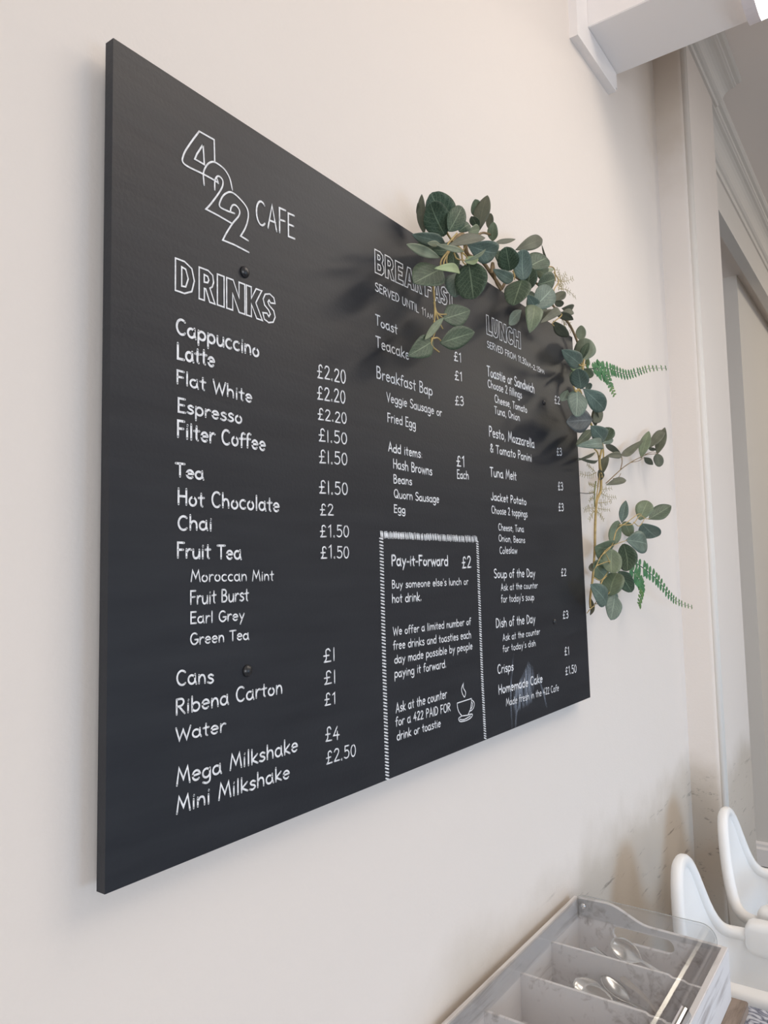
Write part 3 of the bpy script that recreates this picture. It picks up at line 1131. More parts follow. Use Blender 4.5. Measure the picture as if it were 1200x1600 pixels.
LEAVES = [('top_left',[(1.0169,-0.05,2.1332,0.9567,-0.06,2.1641,-0.0105,0.0157,-0.0153,0),
(0.9751,-0.07,2.1057,0.9208,-0.08,2.1289,-0.0075,0.014,-0.0115,0),
(0.9656,-0.085,2.1037,0.9873,-0.095,2.1455,-0.0101,0.0061,0.0067,0),
(0.9481,-0.05,2.1038,0.9282,-0.06,2.1511,-0.0007,0.0074,0.0013,3),
(0.9399,-0.045,2.1273,0.9242,-0.055,2.1393,-0.0018,0.0018,-0.0008,3),
(0.9465,-0.085,2.0779,0.8487,-0.095,2.0506,0.0012,0.0066,-0.0066,1),
(0.91,-0.1,2.0571,0.8606,-0.11,2.0388,0.0008,0.0021,-0.0032,4),
(0.9697,-0.105,2.0665,0.8764,-0.115,2.0409,0.0007,0.0019,-0.0034,4),
(0.9381,-0.1,2.0649,1.0292,-0.11,2.1075,-0.0028,0.0034,0.0068,3),
(1.0541,-0.07,2.1158,1.1327,-0.08,2.1305,-0.0038,-0.0113,0.0129,1),
(0.9152,-0.095,2.0407,0.8183,-0.105,2.0223,0.0006,0.0036,-0.0054,4),
(0.95,-0.06,2.0708,0.8965,-0.07,2.0618,0.0008,0.0027,-0.008,0),
(0.9271,-0.09,2.0283,0.8402,-0.1,1.978,0.0093,-0.0116,-0.0138,0),
(0.9459,-0.11,2.0242,0.8627,-0.12,2.0001,0.0019,-0.0008,-0.0061,5),
(1.0058,-0.095,2.0602,0.9986,-0.105,2.0032,0.0058,-0.0225,0.0032,0),
(1.0417,-0.06,2.0663,1.0046,-0.07,2.0148,0.0045,-0.0164,-0.0001,1),
(0.9667,-0.11,2.0489,1.012,-0.12,2.0796,-0.0016,-0.0007,0.0022,2),
(0.9873,-0.1,2.0569,1.0063,-0.11,2.0664,-0.0013,0.0035,0.0063,5),
(1.1558,-0.035,2.216,1.1285,-0.045,2.2314,-0.0048,0.0082,-0.0033,2),
(1.134,-0.05,2.1803,1.1452,-0.06,2.2395,-0.002,0.0126,0.0025,3),
(1.1353,-0.045,2.1831,1.0946,-0.055,2.1846,-0.0018,0.0069,-0.0016,0),
(1.1312,-0.05,2.1787,1.0741,-0.06,2.1491,0.0034,0.0023,-0.0074,2),
(1.1918,-0.045,2.1819,1.1764,-0.055,2.2054,-0.003,0.0081,0.0015,2),
(1.1702,-0.06,2.1642,1.2308,-0.07,2.1903,-0.0014,0.0018,0.004,3),
(1.1954,-0.035,2.2101,1.1863,-0.045,2.2291,-0.0012,0.0062,0.0027,3),
(1.0589,-0.05,2.1476,1.0749,-0.06,2.1618,-0.0036,0.0037,0.0067,0),
(0.9993,-0.07,2.0865,0.9871,-0.08,2.0507,0.0046,-0.0076,0.0006,0),
(1.0114,-0.055,2.0998,0.9398,-0.065,2.0694,0.0034,0.0042,-0.0093,0),
(1.1336,-0.05,2.1309,1.1597,-0.06,2.1372,-0.002,-0.0002,0.0079,0)]),
('top_right',[(1.2818,-0.05,2.1944,1.3779,-0.06,2.2461,-0.0055,0.0018,0.0106,3),
(1.1959,-0.075,2.1202,1.1615,-0.085,2.1451,-0.0062,0.0156,-0.0024,0),
(1.2409,-0.08,2.1158,1.22,-0.09,2.1588,-0.0115,0.012,-0.0028,1),
(1.274,-0.075,2.1493,1.3397,-0.085,2.1871,-0.0065,0.0097,0.0139,0),
(1.1917,-0.08,2.0974,1.1023,-0.09,2.0847,0.0004,0.0059,-0.0075,1),
(1.2339,-0.05,2.1512,1.1671,-0.06,2.1453,0.0003,0.0038,-0.0093,0),
(1.2211,-0.085,2.1041,1.1636,-0.095,2.042,0.006,-0.0203,-0.0023,0),
(1.2782,-0.07,2.1099,1.2761,-0.08,2.1464,-0.0012,0.0148,0.004,0),
(1.3316,-0.07,2.1361,1.3872,-0.08,2.1614,-0.0075,-0.0035,0.015,0),
(1.2637,-0.09,2.0673,1.3222,-0.1,2.116,-0.0103,0.0079,0.014,1),
(1.2469,-0.095,2.0625,1.2043,-0.105,2.0019,0.0085,-0.0114,-0.0041,2),
(1.2358,-0.075,2.0555,1.1652,-0.085,2.0093,0.0053,-0.0019,-0.0077,1),
(1.2851,-0.08,2.074,1.2356,-0.09,2.0808,-0.0025,0.0085,-0.006,1),
(1.3898,-0.08,2.0964,1.2787,-0.09,2.0493,0.0033,-0.0023,-0.0074,3),
(1.393,-0.085,2.0968,1.278,-0.095,2.04,0.0034,-0.0032,-0.0063,3),
(1.4332,-0.065,2.1095,1.4925,-0.075,2.1086,-0.0012,-0.0077,0.0038,3),
(1.4685,-0.06,2.1185,1.5109,-0.07,2.1291,-0.0012,0.0015,0.0063,3),
(1.4755,-0.06,2.1315,1.5143,-0.07,2.1448,-0.0032,-0.0043,0.0061,3),
(1.4636,-0.05,2.1478,1.4894,-0.06,2.1714,-0.0018,0.009,0.0058,3),
(1.4508,-0.055,2.1397,1.4678,-0.065,2.1365,-0.0022,-0.0051,0.0043,3),
(1.4262,-0.06,2.0898,1.4761,-0.07,2.0696,-0.0006,-0.0101,0.0034,3),
(1.461,-0.04,2.2276,1.4051,-0.05,2.2461,-0.0003,0.0023,0.0002,3),
(1.3729,-0.05,2.1756,1.435,-0.06,2.2033,-0.0022,0.0024,0.0057,4),
(1.3722,-0.05,2.1266,1.298,-0.06,2.0875,0.006,-0.0083,-0.0092,0),
(1.4033,-0.055,2.1096,1.3131,-0.065,2.0759,0.0041,0.0008,-0.0111,0),
(1.4224,-0.05,2.1891,1.3469,-0.06,2.1743,0.0009,0.0074,-0.0095,2)]),
('hanging',[(0.9594,-0.075,1.9651,1.0289,-0.08,1.9961,-0.0063,0.0031,0.0146,0),
(0.9416,-0.08,1.9225,1.0313,-0.085,1.9598,-0.006,-0.0018,0.0142,0),
(0.923,-0.075,1.9217,0.8523,-0.08,1.883,0.0067,-0.0011,-0.0122,0),
(0.9479,-0.08,1.9618,0.8884,-0.085,1.9144,0.0033,-0.0012,-0.004,2)]),
('side_top',[(1.6295,-0.04,2.1057,1.6117,-0.05,2.1311,-0.002,0.01,0.0025,4),
(1.5737,-0.06,2.0424,1.5726,-0.07,2.0875,0.0015,0.0231,0.0051,4),
(1.541,-0.075,2.0351,1.5551,-0.085,2.0705,0.0001,0.0081,0.0022,0),
(1.503,-0.085,2.0108,1.3796,-0.095,2.0107,-0.0007,0.0091,-0.012,1),
(1.5717,-0.06,2.0247,1.4831,-0.07,2.0029,0.0013,0.0041,-0.0071,5),
(1.6355,-0.05,2.0403,1.6162,-0.06,2.057,-0.0007,0.0048,0.0021,5),
(1.4987,-0.085,1.9606,1.4579,-0.095,1.9895,-0.0046,0.0167,-0.0007,1),
(1.5935,-0.06,2.0256,1.6074,-0.07,2.0094,-0.0026,-0.0105,0.0042,2),
(1.5706,-0.05,2.0211,1.5077,-0.06,1.9836,0.0039,-0.0055,-0.005,0),
(1.4588,-0.09,1.9445,1.4231,-0.1,1.8873,0.0129,-0.0133,-0.0057,1),
(1.4593,-0.07,1.9505,1.4027,-0.08,1.9169,0.0029,-0.0075,-0.0027,1),
(1.5422,-0.075,1.967,1.6318,-0.085,1.9379,0.003,-0.0116,0.0132,1),
(1.6277,-0.05,1.9883,1.6288,-0.06,2.0004,0.0002,0.0052,0.0043,1),
(1.5673,-0.08,1.9046,1.4032,-0.09,1.8734,0.0038,0.0037,-0.0214,6),
(1.6661,-0.05,1.9198,1.6909,-0.06,1.9495,-0.0083,0.0042,0.0084,3),
(1.6875,-0.045,1.9132,1.6601,-0.055,1.9495,-0.0017,0.0075,0.0008,3),
(1.6499,-0.075,1.8699,1.5499,-0.085,1.8858,-0.0034,0.0115,-0.0144,1),
(1.6688,-0.065,1.8745,1.7004,-0.075,1.9067,-0.0014,0.016,0.0064,0),
(1.6205,-0.06,1.8918,1.499,-0.07,1.8429,0.0033,-0.0038,-0.0075,0),
(1.646,-0.07,1.8597,1.4788,-0.08,1.8356,0.0017,-0.0014,-0.0111,1),
(1.7205,-0.05,1.8772,1.7543,-0.06,1.8919,-0.001,0.0076,0.0075,1)]),
('side_wispy',[(1.8666,-0.045,1.8677,1.7481,-0.049,1.876,-0.0005,0.005,-0.0048,3),
(1.8547,-0.05,1.8641,1.7334,-0.054,1.8478,0.001,-0.0008,-0.0075,3),
(1.6874,-0.055,1.7981,1.7211,-0.059,1.844,-0.0006,0.0098,0.0013,3),
(1.6916,-0.05,1.7871,1.6787,-0.054,1.8078,0.0002,0.007,0.0015,3),
(1.6762,-0.05,1.8326,1.5476,-0.054,1.8215,0.0002,0.0022,-0.003,3),
(1.6755,-0.045,1.85,1.5557,-0.049,1.8182,0.0009,0.0004,-0.0033,3),
(1.8955,-0.04,1.8707,2.0576,-0.044,1.9295,-0.0025,0.0064,0.0072,3),
(2.0395,-0.045,1.8813,2.1021,-0.049,1.9579,-0.0019,0.0126,0.0022,2),
(2.129,-0.04,1.9184,2.2742,-0.044,1.9872,-0.0033,0.0096,0.0075,3),
(2.1942,-0.045,1.9105,2.2706,-0.049,1.9937,-0.0035,0.0117,0.0037,3),
(2.1897,-0.045,1.907,2.1951,-0.049,1.873,0.0098,-0.0098,0.0027,3),
(2.0491,-0.05,1.8809,2.1083,-0.054,1.8683,0.0005,-0.0064,0.0045,3),
(2.1078,-0.045,1.917,2.1642,-0.049,1.916,-0.0002,-0.0042,0.0031,3),
(1.7489,-0.045,1.7811,1.8769,-0.049,1.8034,-0.0012,0.0031,0.0074,3)]),
('side_low',[(1.8324,-0.05,1.696,1.838,-0.06,1.7462,-0.0032,0.0093,0.0022,1),
(1.9818,-0.05,1.7104,2.0211,-0.06,1.7578,-0.0048,0.0172,0.0076,2),
(2.0509,-0.055,1.7145,2.2246,-0.065,1.7582,-0.0032,0.0105,0.0151,0),
(1.8678,-0.045,1.6972,1.8786,-0.055,1.6634,0.0001,-0.0134,0.004,2),
(1.7622,-0.05,1.6398,1.7729,-0.06,1.6936,-0.0085,0.0107,0.0037,2),
(1.951,-0.065,1.6948,2.0309,-0.075,1.6654,0,-0.0222,0.0076,1),
(1.8337,-0.06,1.6502,1.9584,-0.07,1.642,0.0018,0.0013,0.0252,1),
(1.76,-0.045,1.6284,1.6289,-0.055,1.6317,-0.0016,0.0148,-0.0195,2),
(1.7048,-0.065,1.6239,1.6668,-0.075,1.5747,0.0101,-0.0186,-0.004,2),
(1.8066,-0.06,1.6384,1.7935,-0.07,1.5791,-0.0023,-0.0217,0.0042,0),
(1.6439,-0.045,1.595,1.6909,-0.055,1.562,0.01,-0.0066,0.0162,2),
(1.6781,-0.065,1.5238,1.7027,-0.075,1.5694,0.0005,0.0236,0.0049,2),
(1.7823,-0.055,1.5734,1.8328,-0.065,1.5269,0.005,-0.0147,0.0086,0),
(1.6334,-0.07,1.5064,1.521,-0.08,1.5476,-0.0068,0.0056,-0.0172,1),
(1.6931,-0.07,1.5195,1.633,-0.08,1.4725,0.0086,-0.0131,-0.0082,1),
(1.7008,-0.05,1.5274,1.745,-0.06,1.5155,0.0019,-0.0024,0.0091,1),
(1.6552,-0.035,1.5952,1.6201,-0.045,1.578,0.002,-0.0046,-0.0014,3),
(1.6398,-0.035,1.5151,1.6039,-0.045,1.4831,0,-0.0047,0.0015,3),
(1.734,-0.04,1.5592,1.6423,-0.05,1.5948,-0.0026,0.0113,-0.0036,2)])]
STEMS = [('main',[([(1.0117,-0.055,2.1049),
(1.0622,-0.055,2.141),
(1.0757,-0.055,2.1122),
(1.1234,-0.055,2.1181),
(1.1615,-0.055,2.1064),
(1.2012,-0.055,2.0914)],0.004,1),
([(1.2012,-0.055,2.0914),
(1.2407,-0.055,2.1292),
(1.2926,-0.055,2.1342),
(1.3631,-0.055,2.1502),
(1.4356,-0.055,2.1283),
(1.4827,-0.055,2.1223)],0.003,1),
([(1.0515,-0.06,2.1075),
(1.004,-0.06,2.118),
(0.9869,-0.06,2.1435)],0.002,0),
([(1.1516,-0.06,2.1019),
(1.1587,-0.06,2.1233),
(1.1681,-0.06,2.0936),
(1.1877,-0.06,2.0832)],0.003,1),
([(1.0951,-0.045,2.1375),
(1.1459,-0.045,2.1775),
(1.1865,-0.045,2.1898)],0.0025,1),
([(1.5081,-0.045,2.1316),
(1.5659,-0.045,2.1136),
(1.615,-0.045,2.071),
(1.6287,-0.045,2.029)],0.003,1),
([(1.5877,-0.055,2.05),
(1.5977,-0.055,2.0347),
(1.5633,-0.055,1.97),
(1.6193,-0.055,1.9162),
(1.6972,-0.055,1.8741),
(1.6787,-0.055,1.83),
(1.691,-0.055,1.7925)],0.0032,0),
([(1.6584,-0.05,1.8578),
(1.686,-0.05,1.8433),
(1.6873,-0.05,1.7867)],0.002,0),
([(1.7224,-0.048,1.8814),
(1.7273,-0.048,1.8514),
(1.708,-0.048,1.8038),
(1.6998,-0.048,1.773)],0.002,0),
([(1.7267,-0.04,1.8064),
(1.7198,-0.04,1.7663),
(1.6896,-0.04,1.7371),
(1.6728,-0.04,1.6829),
(1.6622,-0.04,1.6241),
(1.6436,-0.04,1.5664),
(1.6199,-0.04,1.5159),
(1.6191,-0.04,1.4962)],0.0034,0),
([(1.6896,-0.04,1.7848),
(1.6778,-0.04,1.757),
(1.6737,-0.04,1.7242)],0.0016,2),
([(1.6875,-0.035,1.7582),
(1.6418,-0.035,1.7532),
(1.5967,-0.035,1.7512)],0.0011,3),
([(1.7078,-0.042,1.8044),
(1.6945,-0.042,1.7671),
(1.671,-0.042,1.7268)],0.0016,0),
([(1.6324,-0.045,1.5013),
(1.6037,-0.045,1.4942),
(1.5834,-0.045,1.4869)],0.0012,0)]),
('top_left',[([(0.9332,-0.1,2.0551),
(0.913,-0.1,2.0345),
(0.9103,-0.1,2.0224)],0.0014,0),
([(0.9332,-0.1,2.0551),
(0.9281,-0.1,2.0397),
(0.932,-0.1,2.0319)],0.0014,0),
([(0.9377,-0.1,2.0567),
(0.9216,-0.1,2.0374),
(0.9188,-0.1,2.0252)],0.0014,0),
([(0.9851,-0.1,2.0995),
(0.9865,-0.1,2.0833),
(0.9788,-0.1,2.0711)],0.0014,0),
([(0.9618,-0.1,2.0932),
(0.9339,-0.1,2.0668),
(0.9336,-0.1,2.0621)],0.0014,0),
([(0.974,-0.1,2.067),
(0.9778,-0.1,2.0542),
(0.987,-0.1,2.0525)],0.0014,0),
([(0.951,-0.1,2.059),
(0.9595,-0.1,2.0527),
(0.9827,-0.1,2.0582)],0.0014,0),
([(0.9694,-0.1,2.0678),
(0.9879,-0.1,2.0671),
(0.9967,-0.1,2.0582)],0.0014,0)]),
('top_right',[([(1.1973,-0.07,2.1225),
(1.1995,-0.07,2.1121),
(1.2147,-0.07,2.1114)],0.0014,0),
([(1.2189,-0.07,2.1268),
(1.2246,-0.07,2.1202),
(1.2239,-0.07,2.1115)],0.0014,0),
([(1.3061,-0.07,2.0831),
(1.302,-0.07,2.0746),
(1.2881,-0.07,2.0707)],0.0014,0),
([(1.4291,-0.07,2.1104),
(1.4443,-0.07,2.1051),
(1.395,-0.07,2.0761),
(1.4022,-0.07,2.0719)],0.0014,0),
([(1.4135,-0.07,2.1874),
(1.4357,-0.07,2.1755),
(1.4097,-0.07,2.1486),
(1.4154,-0.07,2.1284)],0.0014,0),
([(1.3759,-0.07,2.1875),
(1.4143,-0.07,2.1955),
(1.4196,-0.07,2.1704)],0.0014,0)]),
('hanging',[([(0.9215,-0.078,2.0342),
(0.926,-0.078,1.9956),
(0.9275,-0.078,1.9676),
(0.9234,-0.078,1.9426)],0.0017,0),
([(0.9268,-0.078,1.9696),
(0.9394,-0.078,1.9663),
(0.9614,-0.078,1.9719)],0.0013,0),
([(0.9276,-0.078,1.9699),
(0.9367,-0.078,1.9564),
(0.9491,-0.078,1.9459)],0.0014,0),
([(0.9252,-0.078,1.9805),
(0.933,-0.078,1.9668),
(0.9487,-0.078,1.9631)],0.0013,0),
([(0.9499,-0.078,1.9623),
(0.9272,-0.078,1.9357),
(0.9168,-0.078,1.9184)],0.0011,0),
([(0.9171,-0.078,1.9241),
(0.9157,-0.078,1.9126),
(0.9364,-0.078,1.9074)],0.0016,0),
([(0.9183,-0.078,1.9233),
(0.9332,-0.078,1.9281),
(0.9467,-0.078,1.9247)],0.0013,0)]),
('side_top',[([(1.4885,-0.09,2.0182),
(1.4949,-0.09,2.01),
(1.5013,-0.09,2.0018)],0.0016,0),
([(1.5111,-0.09,2.0233),
(1.5022,-0.09,2.0103),
(1.4973,-0.09,1.9996)],0.0016,0),
([(1.4798,-0.09,2.0054),
(1.4981,-0.09,2.0067),
(1.5175,-0.09,2.0136)],0.0016,0),
([(1.4421,-0.09,1.952),
(1.4552,-0.09,1.9439),
(1.4663,-0.09,1.9486)],0.0016,0),
([(1.4875,-0.09,1.9459),
(1.4739,-0.09,1.9528),
(1.4482,-0.09,1.9439)],0.0016,0)]),
('side_wispy',[([(1.7449,-0.045,1.7847),
(1.8695,-0.045,1.8329),
(1.9564,-0.045,1.8605),
(2.0313,-0.045,1.8804),
(2.0983,-0.045,1.896),
(2.1901,-0.045,1.9089)],0.0013,1),
([(1.8571,-0.045,1.8291),
(1.8719,-0.045,1.8495),
(1.8695,-0.045,1.8671)],0.0013,1),
([(1.7973,-0.045,1.8003),
(1.8364,-0.045,1.8071),
(1.8576,-0.045,1.8188)],0.001,1),
([(1.9451,-0.045,1.8569),
(2.0125,-0.045,1.8685),
(2.0667,-0.045,1.8845)],0.0009,1),
([(2.074,-0.045,1.8931),
(2.1496,-0.045,1.9095),
(2.198,-0.045,1.9098)],0.0009,1)]),
('side_low',[([(1.635,-0.065,1.6115),
(1.7064,-0.065,1.6357),
(1.7474,-0.065,1.6726),
(1.8264,-0.065,1.6942),
(1.9116,-0.065,1.7175),
(1.9464,-0.065,1.72)],0.0014,0),
([(1.7677,-0.065,1.6855),
(1.866,-0.065,1.6912),
(1.9326,-0.065,1.7154),
(1.9813,-0.065,1.7105),
(2.0158,-0.065,1.7122)],0.0012,0),
([(1.877,-0.065,1.6965),
(1.9176,-0.065,1.6885),
(1.9518,-0.065,1.6998),
(1.9702,-0.065,1.7106)],0.0011,0),
([(1.5998,-0.065,1.5889),
(1.6666,-0.065,1.5974),
(1.7373,-0.065,1.6004)],0.0011,0),
([(1.577,-0.065,1.5642),
(1.6281,-0.065,1.5578),
(1.6869,-0.065,1.5887),
(1.6531,-0.065,1.6231)],0.0011,0),
([(1.6185,-0.065,1.5467),
(1.6363,-0.065,1.5576),
(1.6624,-0.065,1.5658)],0.0015,0),
([(1.5779,-0.065,1.508),
(1.6458,-0.065,1.5036),
(1.7079,-0.065,1.5184)],0.001,0),
([(1.6477,-0.065,1.5177),
(1.6928,-0.065,1.5363),
(1.7124,-0.065,1.5504)],0.0011,0),
([(1.5911,-0.065,1.5834),
(1.635,-0.065,1.6115),
(1.6972,-0.065,1.6325),
(1.8199,-0.065,1.6503)],0.0011,0),
([(1.6256,-0.065,1.5382),
(1.5774,-0.065,1.5039)],0.001,0)])]
FERNS = [([(1.605,-0.055,2.0299),
(1.7382,-0.0583,2.0598),
(1.8029,-0.0617,2.0649),
(1.8829,-0.065,2.0736),
(1.9718,-0.0683,2.0985),
(2.0692,-0.0717,2.1282),
(2.2296,-0.075,2.163)],0.0203,0.0085,24,(1,1)),
([(1.6589,-0.055,2.0415),
(1.7095,-0.06,2.0466),
(1.7286,-0.065,2.0321),
(1.7338,-0.07,2.0122),
(1.7453,-0.075,1.992)],0.0277,0.0096,12,(1,1)),
([(1.8698,-0.05,1.5869),
(1.9346,-0.0533,1.5524),
(1.9446,-0.0567,1.5294),
(1.9022,-0.06,1.4875)],0.0258,0.0136,16,(1,1)),
([(1.9107,-0.05,1.5997),
(2.02,-0.052,1.5728),
(2.1153,-0.054,1.5439),
(2.2035,-0.056,1.5042),
(2.3016,-0.058,1.4784),
(2.4442,-0.06,1.4586)],0.0265,0.0072,20,(1,1))]
WISPS = [([(1.5093,-0.04,2.1862),
(1.5286,-0.04,2.2124),
(1.5569,-0.04,2.2384)],7,0.013),
([(1.5029,-0.04,2.2042),
(1.5551,-0.04,2.2207),
(1.6016,-0.04,2.2424)],7,0.0129),
([(1.5182,-0.04,2.1923),
(1.5618,-0.04,2.2023),
(1.6105,-0.04,2.1996)],7,0.0117),
([(1.5268,-0.04,2.195),
(1.521,-0.04,2.22),
(1.5056,-0.04,2.2318)],6,0.0098),
([(1.5323,-0.04,2.126),
(1.5625,-0.04,2.1274),
(1.5767,-0.04,2.1124)],7,0.0111),
([(1.5197,-0.04,2.126),
(1.536,-0.04,2.1203),
(1.5389,-0.04,2.1077)],6,0.0097),
([(1.6966,-0.04,1.8065),
(1.6453,-0.04,1.794),
(1.59,-0.04,1.793)],8,0.0131),
([(1.6841,-0.04,1.8082),
(1.6558,-0.04,1.8142),
(1.636,-0.04,1.818)],5,0.0089),
([(1.7097,-0.04,1.7745),
(1.676,-0.04,1.7762),
(1.6428,-0.04,1.7733)],5,0.0078),
([(1.7115,-0.042,1.7655),
(1.7474,-0.042,1.7714),
(1.7937,-0.042,1.7767)],6,0.0102),
([(1.7124,-0.042,1.7595),
(1.7631,-0.042,1.7542),
(1.824,-0.042,1.757)],8,0.012),
([(1.6947,-0.042,1.7343),
(1.7431,-0.042,1.739),
(1.7894,-0.042,1.7452)],7,0.0119),
([(1.6889,-0.042,1.722),
(1.732,-0.042,1.7216),
(1.7725,-0.042,1.7224)],6,0.0089),
([(1.6796,-0.042,1.7155),
(1.7041,-0.042,1.708),
(1.7244,-0.042,1.697)],6,0.01),
([(1.6678,-0.042,1.7207),
(1.6308,-0.042,1.7185),
(1.6025,-0.042,1.7125)],7,0.0129),
([(1.667,-0.042,1.7148),
(1.6453,-0.042,1.7048),
(1.6317,-0.042,1.6926)],6,0.0117),
([(1.6779,-0.042,1.7687),
(1.6535,-0.042,1.7726),
(1.6377,-0.042,1.7756)],5,0.0077),
([(1.6703,-0.042,1.7415),
(1.6499,-0.042,1.743),
(1.6368,-0.042,1.7348)],5,0.0076),
([(1.676,-0.042,1.7538),
(1.66,-0.042,1.7584),
(1.6391,-0.042,1.7539)],5,0.0077)]
